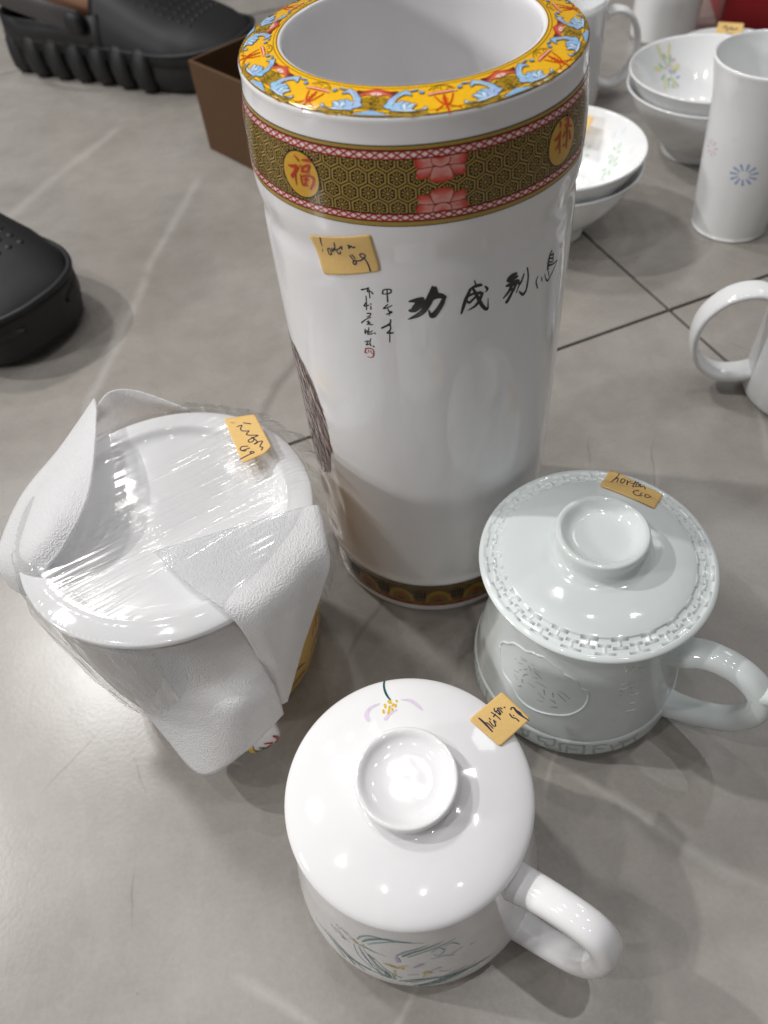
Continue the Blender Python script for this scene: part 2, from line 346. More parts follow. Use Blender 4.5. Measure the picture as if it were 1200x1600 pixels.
POT_PEN = [[(29.97, 46.53, 0.14), (32.03, 45.87, 0.14)], [(36.28, 45.28, 0.37), (39.75, 43.98, 0.37)], [(33.35, 43.22, 0.37), (35.53, 43.73, 0.37), (34.95, 41.64, 0.37), (35.61, 40.01, 0.37), (37.79, 39.42, 0.37), (39.04, 39.21, 0.37), (37.83, 37.26, 0.37), (39.39, 36.35, 0.37), (41.87, 35.94, 0.37), (43.42, 35.46, 0.37), (40.65, 34.22, 0.37), (38.82, 33.03, 0.37), (39.46, 31.66, 0.37), (40.99, 32.04, 0.37), (41.58, 33.63, 0.37), (40.34, 34.69, 0.37)], [(40.65, 34.64, 0.37), (42.52, 32.42, 0.37), (43.15, 30.83, 0.37), (41.62, 30.04, 0.37), (43.45, 31.21, 0.37), (45.59, 31.27, 0.37), (44.39, 28.11, 0.37), (45.76, 27.26, 0.37), (45.16, 25.69, 0.37)], [(38.58, 29.28, 0.37), (35.83, 29.32, 0.37), (35.09, 27.98, 0.37), (35.88, 26.81, 0.37), (37.39, 27.19, 0.37), (39.51, 27.88, 0.37)], [(35.88, 26.81, 0.37), (37.1, 26.32, 0.37), (37.86, 26.49, 0.37)], [(40.32, 24.22, 0.37), (39.85, 25.45, 0.37), (41.37, 25.2, 0.37), (41.53, 24.35, 0.37), (40.17, 24.04, 0.37), (35.23, 21.45, 0.37)]]
GREEN_STICKER = [(19.34, 48.35, 0.29), (39.09, 29.26, 0.29), (30.95, 18.8, 0.29), (10.38, 36.31, 0.29)]
GREEN_PEN = [[(22.61, 44.52, 0.31), (19.92, 41.99, 0.31), (16.94, 39.43, 0.31)], [(18.8, 41.17, 0.31), (21.46, 42.31, 0.31), (19.9, 39.26, 0.31)], [(22.85, 41.28, 0.31), (21.57, 39.12, 0.31), (22.54, 38.6, 0.31), (24.24, 40.27, 0.31), (23.77, 41.44, 0.31), (22.85, 41.28, 0.31)], [(25.37, 40.2, 0.31), (24.0, 36.94, 0.31), (24.79, 38.44, 0.31), (26.7, 39.44, 0.31)], [(29.03, 39.1, 0.31), (26.44, 35.7, 0.31), (27.14, 35.23, 0.31)], [(26.19, 37.92, 0.31), (30.16, 38.16, 0.31)], [(29.01, 37.33, 0.31), (27.85, 35.63, 0.31), (29.19, 35.36, 0.31), (29.99, 36.85, 0.31), (29.01, 37.33, 0.31)], [(30.56, 36.83, 0.31), (30.04, 34.89, 0.31), (31.25, 35.5, 0.31), (31.96, 35.04, 0.31), (31.65, 33.34, 0.31)], [(27.87, 31.6, 0.31), (27.13, 31.13, 0.31), (27.66, 31.82, 0.31), (25.4, 31.11, 0.31), (24.48, 29.73, 0.31), (25.14, 27.95, 0.31), (26.42, 27.54, 0.31)], [(28.67, 29.82, 0.31), (26.71, 27.55, 0.31), (28.15, 27.6, 0.31)], [(30.84, 29.46, 0.31), (29.16, 27.2, 0.31), (30.0, 26.37, 0.31), (32.68, 27.79, 0.31), (31.22, 29.69, 0.31)]]
LOW_STICKER = [(43.61, 36.28, 0.25), (52.65, 23.16, 0.25), (37.78, 11.55, 0.25), (27.51, 23.71, 0.25)]
LOW_PEN = [[(31.68, 24.07, 0.48), (33.62, 21.61, 0.6), (35.94, 17.97, 0.38)], [(33.62, 21.61, 0.34), (34.65, 21.8, 0.34), (36.45, 19.4, 0.34)], [(35.79, 23.9, 0.34), (36.18, 23.33, 0.34)], [(35.66, 22.55, 0.34), (36.67, 20.58, 0.34), (37.78, 20.51, 0.34), (37.37, 22.97, 0.34)], [(37.37, 22.97, 0.34), (38.2, 22.1, 0.34)], [(37.16, 26.56, 0.34), (38.77, 25.06, 0.34), (40.19, 23.32, 0.34)], [(37.67, 24.59, 0.34), (38.62, 25.62, 0.34)], [(38.64, 28.4, 0.34), (38.63, 27.01, 0.34), (39.53, 26.39, 0.34), (40.56, 25.21, 0.34), (40.18, 27.17, 0.34), (39.13, 26.97, 0.34)], [(39.89, 28.31, 0.34), (40.92, 25.73, 0.34)], [(40.45, 28.55, 0.34), (41.67, 26.37, 0.34)], [(41.23, 28.63, 0.34), (41.87, 28.03, 0.34)], [(42.9, 28.71, 0.43), (43.11, 28.53, 0.43)], [(44.53, 25.48, 0.43), (45.35, 23.92, 0.38), (46.76, 23.41, 0.34), (47.54, 22.27, 0.43)], [(45.48, 27.63, 0.43), (45.75, 28.31, 0.38), (46.78, 28.38, 0.48), (47.5, 26.94, 0.72), (48.52, 25.76, 1.01), (49.52, 24.46, 0.58), (51.83, 22.26, 0.24)], [(45.96, 24.89, 0.34), (46.12, 24.71, 0.34)]]
LID_STEM = [[(-4.82, 47.66, 0.75), (-5.16, 43.67, 0.88), (-4.42, 39.42, 1.0), (-3.0, 36.32, 0.62)]]
LID_PETAL = [[(-12.68, 28.17, 1.56), (-13.31, 31.0, 1.75), (-11.48, 33.79, 1.5), (-7.73, 35.26, 0.75)], [(1.6, 35.87, 0.5), (4.82, 34.95, 1.38), (7.51, 32.45, 1.62), (9.48, 29.63, 0.62)], [(-5.67, 27.58, 1.62), (-3.88, 29.54, 1.38), (-0.8, 31.17, 0.75)]]
LID_STAMEN = [[(-5.48, 34.31, 0.88), (-5.38, 32.93, 0.75)], [(-6.33, 31.67, 0.88), (-6.23, 30.47, 0.75)], [(-3.58, 33.19, 0.75), (-4.03, 31.68, 0.75)], [(-4.09, 30.9, 1.0), (-4.43, 29.93, 0.88)], [(-1.99, 34.14, 0.75), (-2.46, 33.25, 0.75)], [(-2.69, 32.02, 0.75), (-2.65, 30.9, 0.62)], [(-0.66, 35.71, 0.75), (-0.46, 35.04, 0.62)], [(-1.11, 33.61, 0.88), (-1.33, 32.6, 0.62)], [(-3.59, 35.61, 1.38), (-3.23, 35.14, 1.25)]]
ORCHID_LEAF = [[(-118.85, 58.56, 0.73), (-114.97, 64.88, 1.31), (-107.88, 70.26, 1.02), (-96.47, 70.03, 0.36)], [(-101.0, 53.76, 1.17), (-96.28, 59.03, 1.17), (-89.58, 63.36, 0.87), (-82.79, 67.22, 0.29)], [(-145.65, 30.7, 0.36), (-133.48, 28.6, 0.58), (-124.86, 19.0, 1.02)], [(-138.84, 34.68, 0.36), (-128.4, 25.9, 0.58), (-117.24, 23.33, 1.17)], [(-108.73, 22.04, 2.55), (-110.09, 28.71, 0.73)], [(-101.46, 19.58, 0.87), (-91.53, 24.62, 0.87), (-82.6, 22.86, 0.29)], [(-95.24, 13.97, 1.6), (-85.23, 19.47, 1.46), (-74.86, 23.45, 0.87), (-62.74, 21.34, 0.29)], [(-87.01, 16.31, 1.02), (-81.73, 23.45, 0.73), (-73.71, 28.36, 0.29)], [(-121.26, 49.31, 0.36), (-118.34, 37.14, 0.44), (-110.98, 27.89, 0.44)], [(-133.5, 52.59, 0.58), (-129.1, 47.56, 0.44)], [(-129.8, 59.49, 0.58), (-126.55, 55.63, 0.44)], [(-120.08, 53.41, 0.58), (-116.6, 51.77, 0.58), (-113.18, 50.72, 0.36)], [(-117.06, 43.93, 0.36), (-112.5, 31.52, 0.51), (-107.74, 25.44, 0.73)]]
ORCHID_ROSE = [[(-88.29, 57.39, 0.36), (-84.81, 61.13, 0.44), (-82.59, 56.22, 0.44), (-85.28, 52.24, 0.44), (-87.61, 54.7, 0.36)], [(-82.29, 61.6, 0.36), (-78.87, 62.54, 0.51), (-75.7, 57.86, 0.44)], [(-83.33, 57.97, 0.51), (-82.07, 58.21, 0.36)], [(-79.54, 50.01, 0.44), (-75.99, 52.24, 0.44), (-74.16, 53.64, 0.29)], [(-88.71, 49.31, 0.36), (-83.72, 50.48, 0.58), (-78.82, 47.67, 0.44)], [(-70.68, 51.42, 0.44), (-67.85, 51.89, 0.29)]]
ORCHID_YEL = [[(-123.75, 54.11, 1.02), (-122.0, 52.36, 1.31)], [(-110.4, 39.72, 0.58), (-107.11, 38.54, 1.6), (-103.88, 37.37, 1.46), (-100.0, 41.82, 0.58)], [(-92.8, 32.11, 1.17), (-91.14, 32.93, 1.9), (-89.6, 31.17, 1.02)], [(-105.73, 33.16, 0.58), (-105.61, 26.96, 0.36)], [(-93.43, 27.19, 0.44), (-92.02, 31.41, 0.58)], [(-119.1, 54.7, 0.73), (-118.37, 52.0, 0.44)], [(-102.21, 38.08, 1.17), (-101.34, 35.97, 0.44)]]
ORCHID_PUR = [[(-130.19, 46.74, 1.02), (-128.67, 46.39, 1.31)], [(-103.62, 50.37, 1.6), (-103.04, 45.8, 1.9)], [(-96.46, 39.83, 1.02), (-93.9, 42.64, 1.46), (-92.6, 44.4, 0.87)], [(-99.79, 29.42, 0.44), (-95.3, 30.35, 0.58)], [(-86.29, 31.99, 0.58), (-81.43, 29.53, 0.44)], [(-89.42, 34.8, 0.58), (-85.26, 36.32, 0.73)], [(-117.06, 43.93, 0.87), (-114.71, 39.13, 1.17)], [(-125.72, 53.41, 0.73), (-122.87, 53.06, 0.58)]]
ORCHID_PALE = []
CARTOUCHE = [[(-162.28, 57.04, 0.28), (-160.62, 61.6, 0.28), (-156.05, 65.58, 0.28), (-152.16, 70.15, 0.28), (-147.41, 72.14, 0.28), (-142.25, 72.95, 0.28), (-138.45, 75.65, 0.28), (-134.42, 76.11, 0.28), (-131.27, 77.52, 0.28), (-126.24, 75.65, 0.28), (-121.4, 73.42, 0.28), (-118.41, 71.2, 0.28), (-114.39, 70.15, 0.28), (-110.19, 67.57, 0.28), (-107.8, 63.01, 0.28), (-103.4, 61.37, 0.28), (-101.91, 55.63, 0.28), (-102.83, 49.43, 0.28), (-106.1, 43.93, 0.28), (-111.52, 39.36, 0.28), (-119.36, 36.44, 0.28), (-127.72, 34.21, 0.28), (-135.75, 34.1, 0.28), (-142.08, 36.56, 0.28), (-147.32, 41.0, 0.28), (-153.66, 42.52, 0.28), (-159.0, 48.96, 0.28), (-162.28, 57.04, 0.28)]]
BAMBOO = [[(-145.27, 65.23, 0.26), (-143.08, 65.7, 0.45), (-140.65, 66.4, 0.26)], [(-144.91, 63.24, 0.19), (-140.78, 65.46, 0.32)], [(-148.55, 60.55, 0.45), (-147.36, 60.78, 0.26)], [(-146.83, 59.14, 0.19), (-143.21, 61.02, 0.39)], [(-138.78, 63.47, 0.45), (-136.7, 61.13, 0.39)], [(-137.72, 66.4, 0.26), (-135.61, 66.28, 0.26)], [(-135.76, 64.18, 0.26), (-131.66, 63.59, 0.32)], [(-134.89, 62.3, 0.32), (-132.2, 61.25, 0.65), (-129.28, 59.96, 0.32)], [(-134.83, 57.39, 0.26), (-131.64, 58.56, 0.39)], [(-147.23, 51.65, 0.26), (-143.74, 53.29, 0.32)], [(-146.5, 49.2, 0.32), (-143.48, 47.67, 0.39)], [(-140.61, 53.06, 0.32), (-139.77, 55.05, 0.65), (-138.05, 56.92, 0.39)], [(-143.72, 55.16, 0.39), (-142.69, 56.8, 0.32)], [(-141.31, 58.09, 0.26), (-139.38, 60.08, 0.52)], [(-140.57, 50.48, 0.58), (-139.99, 48.14, 0.39)], [(-142.06, 43.23, 0.26), (-140.44, 44.51, 0.58), (-140.2, 45.68, 0.26)], [(-136.73, 51.07, 0.26), (-131.96, 50.83, 0.32)], [(-132.38, 55.28, 0.26), (-129.08, 55.52, 0.39), (-125.34, 55.16, 0.26)], [(-126.69, 52.82, 0.52), (-125.6, 49.43, 0.45)], [(-129.59, 48.49, 0.26), (-127.47, 47.21, 0.39), (-125.24, 46.15, 0.45)], [(-129.46, 43.23, 0.19), (-127.52, 42.76, 0.32), (-125.47, 43.81, 0.26)], [(-121.41, 53.17, 0.65), (-120.66, 50.13, 0.39)], [(-122.54, 47.21, 0.26), (-119.91, 47.21, 0.78), (-118.63, 45.92, 0.39)], [(-118.91, 56.33, 0.26), (-115.8, 55.63, 0.39), (-111.53, 52.59, 0.32)], [(-119.02, 54.46, 0.32), (-116.5, 52.24, 0.58), (-113.42, 50.13, 0.32)], [(-120.74, 42.06, 0.39), (-117.56, 43.34, 0.71)]]
EMBOSS = [[(-85.61, 80.09, 0.33), (-83.85, 77.75, 0.33), (-83.83, 75.3, 0.33)], [(-80.85, 73.66, 0.33), (-76.75, 71.55, 0.33), (-73.83, 71.32, 0.33)], [(-75.66, 75.65, 0.33), (-74.34, 73.77, 0.33), (-72.59, 74.71, 0.33)], [(-79.87, 78.1, 0.33), (-78.13, 73.77, 0.33)], [(-84.96, 64.41, 0.33), (-82.03, 65.35, 0.33), (-76.7, 63.94, 0.33)], [(-85.71, 60.9, 0.33), (-81.18, 60.31, 0.33), (-72.28, 57.39, 0.33)], [(-81.15, 65.58, 0.33), (-79.71, 59.49, 0.33)], [(-84.23, 59.85, 0.33), (-83.63, 55.52, 0.33)], [(-80.6, 56.22, 0.33), (-77.47, 53.41, 0.33), (-72.6, 52.71, 0.33)], [(-77.94, 59.96, 0.33), (-76.71, 54.58, 0.33)], [(-84.76, 47.91, 0.33), (-83.71, 46.39, 0.33)], [(-79.49, 41.0, 0.33), (-75.71, 39.83, 0.33), (-72.84, 39.48, 0.33)], [(-85.61, 37.61, 0.33), (-84.93, 35.5, 0.33)], [(-77.42, 46.27, 0.33), (-73.6, 45.57, 0.33)]]
FRET = [[(-123.28, 14.9, 0.83), (-114.43, 17.01, 0.83)], [(-123.28, 14.9, 0.83), (-121.96, 11.04, 0.83), (-118.97, 11.98, 0.83), (-117.78, 7.53, 0.83), (-111.75, 7.3, 0.83)], [(-114.43, 17.01, 0.83), (-114.37, 11.04, 0.83), (-118.73, 9.52, 0.83)], [(-111.5, 14.67, 0.83), (-108.36, 15.84, 0.83), (-98.93, 15.72, 0.83)], [(-111.5, 14.67, 0.83), (-110.27, 7.3, 0.83)], [(-107.34, 13.5, 0.83), (-107.09, 5.19, 0.83)], [(-98.93, 15.72, 0.83), (-98.44, 6.24, 0.83), (-104.27, 6.13, 0.83)], [(-105.6, 11.16, 0.83), (-102.0, 11.27, 0.83)], [(-93.73, 14.9, 0.83), (-90.2, 16.31, 0.83), (-87.07, 15.14, 0.83)], [(-93.44, 12.33, 0.83), (-91.75, 5.77, 0.83), (-84.81, 5.07, 0.83)], [(-92.69, 12.21, 0.83), (-88.13, 11.39, 0.83)], [(-84.67, 14.08, 0.83), (-82.06, 7.18, 0.83), (-84.1, 5.54, 0.83)], [(-82.06, 11.63, 0.83), (-77.4, 12.56, 0.83), (-74.07, 12.45, 0.83)], [(-77.4, 12.56, 0.83), (-76.04, 5.42, 0.83)], [(-80.05, 14.67, 0.83), (-73.32, 13.26, 0.83), (-69.13, 14.79, 0.83)], [(-71.69, 5.07, 0.83), (-68.58, 7.18, 0.83), (-70.66, 12.68, 0.83)], [(-133.63, 12.45, 0.83), (-128.21, 15.61, 0.83)], [(-132.38, 8.0, 0.83), (-129.08, 9.52, 0.83), (-128.94, 14.9, 0.83)]]
CROWN = [(-0.47, 47.83, 0.3), (1.26, 47.91, 0.3), (3.31, 49.06, 0.3), (5.0, 49.46, 0.3), (7.68, 49.32, 0.3), (6.52, 50.97, 0.3), (5.24, 52.05, 0.3), (3.76, 51.09, 0.3), (1.85, 51.3, 0.3), (0.32, 51.54, 0.3)]
CROWN_PINK = [(0.0, 49.94, 0.3), (1.49, 50.17, 0.3), (2.31, 50.84, 0.3), (1.35, 51.39, 0.3), (0.32, 51.54, 0.3)]
FILL = [[(0.3, 51.4, 0.3), (3.52, 52.01, 0.3), (4.99, 52.96, 0.3), (3.8, 55.63, 0.3), (4.46, 57.44, 0.3), (1.41, 57.63, 0.3)], [(5.3, 60.13, 0.3), (5.46, 58.38, 0.3), (10.52, 58.98, 0.3), (16.78, 58.54, 0.3), (17.46, 60.02, 0.3), (13.36, 60.53, 0.3)]]
LEAF = [(10.75, 48.8, 0.3), (9.3, 49.35, 0.3), (7.19, 50.34, 0.3), (5.58, 52.07, 0.3), (4.5, 53.17, 0.3), (4.21, 54.97, 0.3), (3.22, 56.07, 0.3), (4.44, 57.22, 0.3), (6.01, 57.73, 0.3), (5.75, 58.39, 0.3), (8.15, 58.53, 0.3), (10.53, 58.88, 0.3), (12.88, 58.9, 0.3), (14.69, 58.63, 0.3), (16.18, 58.52, 0.3), (16.93, 57.88, 0.3), (16.68, 57.06, 0.3), (16.07, 57.04, 0.3), (15.66, 57.89, 0.3), (13.51, 58.45, 0.3), (12.35, 57.85, 0.3), (13.04, 56.59, 0.3), (13.87, 55.79, 0.3), (12.51, 55.15, 0.3), (11.86, 55.3, 0.3), (11.58, 54.36, 0.3), (10.61, 54.48, 0.3), (9.32, 53.68, 0.3), (8.03, 54.26, 0.3), (7.08, 54.64, 0.3), (7.34, 53.3, 0.3), (8.63, 51.8, 0.3), (10.69, 51.05, 0.3), (12.37, 51.93, 0.3), (12.11, 50.51, 0.3), (11.43, 49.99, 0.3)]
LEAF_WHITE = [[(6.85, 56.44, 0.22), (6.43, 54.61, 0.66), (7.29, 52.39, 0.66), (9.31, 50.7, 0.22)], [(8.72, 56.79, 0.22), (9.64, 55.75, 0.81), (10.54, 57.64, 0.74)], [(10.86, 57.22, 0.29), (11.82, 56.21, 0.59), (13.4, 55.81, 0.22)], [(7.54, 58.05, 0.29), (10.53, 58.44, 0.44), (13.5, 58.58, 0.37)], [(15.97, 57.85, 0.52), (16.62, 57.51, 0.52)]]
LEAF_LINE = [[(6.54, 56.42, 0.18), (6.68, 53.27, 0.18), (8.6, 50.65, 0.15)], [(9.35, 57.97, 0.15), (8.87, 56.36, 0.15), (9.97, 54.42, 0.15)], [(10.84, 58.12, 0.15), (10.57, 56.52, 0.15), (11.86, 55.3, 0.15)]]
DOTS = [[(12.16, 49.53, 0.44), (14.33, 49.28, 0.52)], [(15.62, 50.42, 1.25), (16.03, 50.52, 1.25)]]
CLOUD = [(-0.65, 57.44, 0.3), (0.52, 57.86, 0.3), (1.43, 57.76, 0.3), (2.45, 58.52, 0.3), (3.68, 58.62, 0.3), (4.35, 59.44, 0.3), (5.2, 59.69, 0.3), (5.17, 60.35, 0.3), (-0.37, 60.45, 0.3)]
BELL = [[(-4.44, 51.92, 0.96), (-1.93, 51.44, 1.33), (0.86, 51.41, 1.33), (3.37, 51.36, 1.1), (5.02, 51.74, 0.66)], [(-2.59, 52.96, 0.44), (-0.77, 56.61, 0.52), (0.75, 57.44, 0.37)], [(-0.96, 57.5, 0.44), (-3.13, 59.32, 0.44)], [(3.61, 52.72, 0.44), (1.84, 56.32, 0.52), (0.75, 57.44, 0.37)], [(1.19, 57.56, 0.37), (4.36, 59.39, 0.37)], [(0.46, 52.91, 0.81), (0.24, 56.38, 0.81), (0.49, 60.39, 0.52)], [(-0.56, 54.32, 0.29), (1.36, 54.54, 0.29)], [(-0.66, 55.48, 0.29), (1.24, 55.6, 0.29)], [(-0.77, 56.61, 0.29), (1.28, 56.64, 0.29)]]
BELL_CAP = [[(-4.27, 49.85, 0.22), (-2.38, 48.55, 0.22), (0.69, 48.21, 0.22), (3.43, 49.06, 0.22), (4.73, 50.59, 0.22)], [(-2.71, 50.12, 0.18), (-1.77, 49.13, 0.18), (-0.32, 49.18, 0.18)], [(0.13, 50.21, 0.18), (0.33, 48.85, 0.18)], [(1.9, 50.37, 0.18), (3.07, 49.55, 0.18), (3.73, 50.33, 0.18)]]
FOAM_FRONT = [[(-0.0239, -0.0581, 0.117), (-0.004, -0.0647, 0.117), (0.0144, -0.0639, 0.117), (0.0317, -0.0541, 0.118)], [(-0.0285, -0.0562, 0.075), (-0.0071, -0.0646, 0.08), (0.0157, -0.0694, 0.09), (0.0376, -0.0642, 0.095)], [(-0.0292, -0.0567, 0.045), (-0.005, -0.0707, 0.055), (0.0249, -0.0821, 0.086), (0.0419, -0.0716, 0.078)], [(-0.0212, -0.0662, 0.03), (-0.0026, -0.0864, 0.03), (0.0234, -0.0864, 0.053), (0.0418, -0.0741, 0.06)]]
FOAM_FLAP = [[(-0.0026, -0.023, 0.1258), (0.0224, -0.0176, 0.1262), (0.0478, -0.0118, 0.1262), (0.0667, -0.0084, 0.1265), (0.07, -0.0087, 0.123), (0.0672, -0.0098, 0.118)], [(0.0156, -0.0444, 0.1262), (0.0332, -0.0404, 0.1275), (0.0509, -0.0372, 0.1285), (0.0692, -0.0328, 0.1265), (0.0728, -0.0341, 0.121), (0.0677, -0.0346, 0.117)], [(0.0327, -0.0603, 0.124), (0.044, -0.0589, 0.127), (0.0553, -0.0525, 0.124), (0.0649, -0.0429, 0.115), (0.0685, -0.0401, 0.11), (0.0643, -0.0396, 0.106)], [(0.0376, -0.0642, 0.095), (0.0439, -0.0641, 0.099), (0.0491, -0.0612, 0.097), (0.0548, -0.0548, 0.088), (0.0555, -0.0536, 0.085), (0.054, -0.0529, 0.083)], [(0.041, -0.0696, 0.062), (0.0418, -0.0705, 0.063), (0.0424, -0.0705, 0.063), (0.0431, -0.0695, 0.062), (0.0436, -0.0691, 0.0615), (0.0435, -0.0691, 0.061)]]
FOAM_LEFT = [[(-0.0419, 0.0792, 0.128), (-0.0368, 0.066, 0.135), (-0.0343, 0.0579, 0.138)], [(-0.0574, 0.0528, 0.122), (-0.0399, 0.0318, 0.138), (-0.0286, 0.0259, 0.1435)], [(-0.0747, 0.0295, 0.116), (-0.0449, 0.0025, 0.139), (-0.0283, -0.0019, 0.142)], [(-0.0831, 0.0049, 0.11), (-0.053, -0.0179, 0.134), (-0.0378, -0.021, 0.135)], [(-0.0846, -0.0036, 0.104), (-0.0634, -0.0223, 0.12), (-0.0477, -0.028, 0.128)], [(-0.0828, -0.0088, 0.095), (-0.0667, -0.0223, 0.104), (-0.0486, -0.0282, 0.117)]]
FOAM_BACK = [[(-0.0393, 0.068, 0.13), (-0.0324, 0.0779, 0.132), (-0.019, 0.0782, 0.13), (0.0061, 0.0685, 0.122)], [(-0.0436, 0.0694, 0.118), (-0.0332, 0.0775, 0.12), (-0.0189, 0.0788, 0.12), (0.0047, 0.0723, 0.115)], [(-0.0549, 0.0819, 0.09), (-0.0406, 0.0904, 0.09), (-0.0247, 0.0944, 0.09), (-0.0029, 0.0958, 0.09)]]

# ---------------------------------------------------------------- materials
WHITE = porcelain("porcelain_white", (0.83, 0.825, 0.835, 1))
CELADON = porcelain("porcelain_pale_celadon", (.755, .805, .80, 1), 0.08, 0.03)
COOLWHITE = porcelain("porcelain_cool_white", (0.82, 0.83, 0.835, 1), 0.1)
GLAZE = print_mat("glazed_print")
INK = print_mat("ink_print", 0.45)
PAPER = plain("kraft_paper", srgb(226, 188, 118), 0.7, 0.08, 900, 0.10)

def tile_material():
    m, t, b = nt("marbled_tile")
    co = nd(t, "ShaderNodeNewGeometry")
    pos = co.outputs["Position"]
    warp = nd(t, "ShaderNodeTexNoise"); warp.inputs["Scale"].default_value = 9; warp.inputs["Detail"].default_value = 5
    t.links.new(pos, warp.inputs["Vector"])
    sub = nd(t, "ShaderNodeVectorMath", operation='SUBTRACT'); sub.inputs[1].default_value = (.5, .5, .5)
    t.links.new(warp.outputs["Color"], sub.inputs[0])
    sc = nd(t, "ShaderNodeVectorMath", operation='SCALE'); sc.inputs["Scale"].default_value = 0.03
    t.links.new(sub.outputs[0], sc.inputs[0])
    wp = nd(t, "ShaderNodeVectorMath", operation='ADD'); t.links.new(pos, wp.inputs[0]); t.links.new(sc.outputs[0], wp.inputs[1])
    def mth(op, a, bv=None, clamp=False):
        n = nd(t, "ShaderNodeMath", operation=op); n.use_clamp = clamp
        for i, x in enumerate((a, bv)):
            if x is None: continue
            if isinstance(x, (int, float)): n.inputs[i].default_value = x
            else: t.links.new(x, n.inputs[i])
        return n.outputs[0]
    def seg(A, B, w):
        d = Vector((B[0] - A[0], B[1] - A[1], 0)); L_ = d.length; d.normalize()
        rel_ = nd(t, "ShaderNodeVectorMath", operation='SUBTRACT'); t.links.new(wp.outputs[0], rel_.inputs[0]); rel_.inputs[1].default_value = (A[0], A[1], 0)
        dt = nd(t, "ShaderNodeVectorMath", operation='DOT_PRODUCT'); t.links.new(rel_.outputs[0], dt.inputs[0]); dt.inputs[1].default_value = d
        dn = nd(t, "ShaderNodeVectorMath", operation='DOT_PRODUCT'); t.links.new(rel_.outputs[0], dn.inputs[0]); dn.inputs[1].default_value = (-d.y, d.x, 0)
        dist = mth('ABSOLUTE', dn.outputs["Value"])
        line = mth('SUBTRACT', 1.0, mth('DIVIDE', dist, w), True)
        e0 = mth('MULTIPLY', mth('ADD', dt.outputs["Value"], 0.006), 60.0, True)
        e1 = mth('MULTIPLY', mth('SUBTRACT', L_ + 0.006, dt.outputs["Value"]), 60.0, True)
        return mth('MULTIPLY', line, mth('MULTIPLY', e0, e1))
    light = None
    for A, B, w in (((-.150, .775), (-.187, .615), .007), ((-.187, .615), (-.215, .439), .006), ((.252, .317), (.263, .39), .004),
                    ((-.085, .06), (-.05, .036), .003), ((-.013, .052), (-.028, .03), .0022), ((.077, .158), (.064, .12), .002),
                    ((.074, .135), (.15, .067), .0035), ((-.342, .733), (-.25, .914), .010), ((.182, .322), (.165, .293), .003)):
        s_ = seg(A, B, w)
        light = s_ if light is None else mth('MAXIMUM', light, s_)
    dark = None
    for A, B, w in (((-.080, .415), (-.039, .505), .006), ((-.03, .21), (.0, .26), .002), ((.262, .385), (.30, .45), .002),
                    ((-.192, .155), (-.168, .185), .0010), ((-.150, .165), (-.143, .145), .0008), ((-.140, .110), (-.137, .090), .0009),
                    ((.17, .30), (.19, .345), .0009), ((.142, .335), (.15, .36), .0008), ((.285, .42), (.265, .44), .0008)):
        s_ = seg(A, B, w)
        dark = s_ if dark is None else mth('MAXIMUM', dark, s_)
    n1 = nd(t, "ShaderNodeTexNoise"); n1.inputs["Scale"].default_value = 3.4; n1.inputs["Detail"].default_value = 7; n1.inputs["Roughness"].default_value = .58
    t.links.new(wp.outputs[0], n1.inputs["Vector"])
    r1 = nd(t, "ShaderNodeValToRGB")
    r1.color_ramp.elements[0].position = .32; r1.color_ramp.elements[0].color = (.246, .226, .202, 1)
    r1.color_ramp.elements[1].position = .70; r1.color_ramp.elements[1].color = (.356, .335, .308, 1)
    t.links.new(n1.outputs["Fac"], r1.inputs[0])
    # thin natural veins
    n2 = nd(t, "ShaderNodeTexNoise"); n2.inputs["Scale"].default_value = 2.3; n2.inputs["Detail"].default_value = 4
    t.links.new(wp.outputs[0], n2.inputs["Vector"])
    vein = mth('SUBTRACT', 1.0, mth('MULTIPLY', mth('ABSOLUTE', mth('SUBTRACT', n2.outputs["Fac"], .54)), 210.0), True)
    gate = nd(t, "ShaderNodeTexNoise"); gate.inputs["Scale"].default_value = 5; t.links.new(pos, gate.inputs["Vector"])
    vein = mth('MULTIPLY', vein, mth('MULTIPLY', mth('SUBTRACT', gate.outputs["Fac"], .5), 3.0, True))
    light = mth('MAXIMUM', light, mth('MULTIPLY', vein, .45))
    # grain
    n3 = nd(t, "ShaderNodeTexNoise"); n3.inputs["Scale"].default_value = 420; n3.inputs["Detail"].default_value = 3
    t.links.new(pos, n3.inputs["Vector"])
    m0 = nd(t, "ShaderNodeMix", data_type='RGBA', blend_type='OVERLAY'); m0.inputs[0].default_value = .10
    t.links.new(r1.outputs[0], m0.inputs[6]); t.links.new(n3.outputs["Fac"], m0.inputs[7])
    m1 = nd(t, "ShaderNodeMix", data_type='RGBA'); t.links.new(mth('MULTIPLY', light, .30), m1.inputs[0])
    t.links.new(m0.outputs[2], m1.inputs[6]); m1.inputs[7].default_value = (.55, .53, .50, 1)
    m2 = nd(t, "ShaderNodeMix", data_type='RGBA'); t.links.new(mth('MULTIPLY', dark, .5), m2.inputs[0])
    t.links.new(m1.outputs[2], m2.inputs[6]); m2.inputs[7].default_value = (.13, .115, .10, 1)
    t.links.new(m2.outputs[2], b.inputs["Base Color"])
    vs1 = nd(t, "ShaderNodeTexVoronoi"); vs1.inputs["Scale"].default_value = 75; t.links.new(pos, vs1.inputs["Vector"])
    sep = nd(t, "ShaderNodeSeparateColor"); t.links.new(vs1.outputs["Color"], sep.inputs[0])
    spot = mth('MULTIPLY', mth('SUBTRACT', 1.0, mth('MULTIPLY', vs1.outputs["Distance"], 14.0), True), mth('GREATER_THAN', sep.outputs[0], .88))
    m3 = nd(t, "ShaderNodeMix", data_type='RGBA'); t.links.new(mth('MULTIPLY', spot, .45), m3.inputs[0])
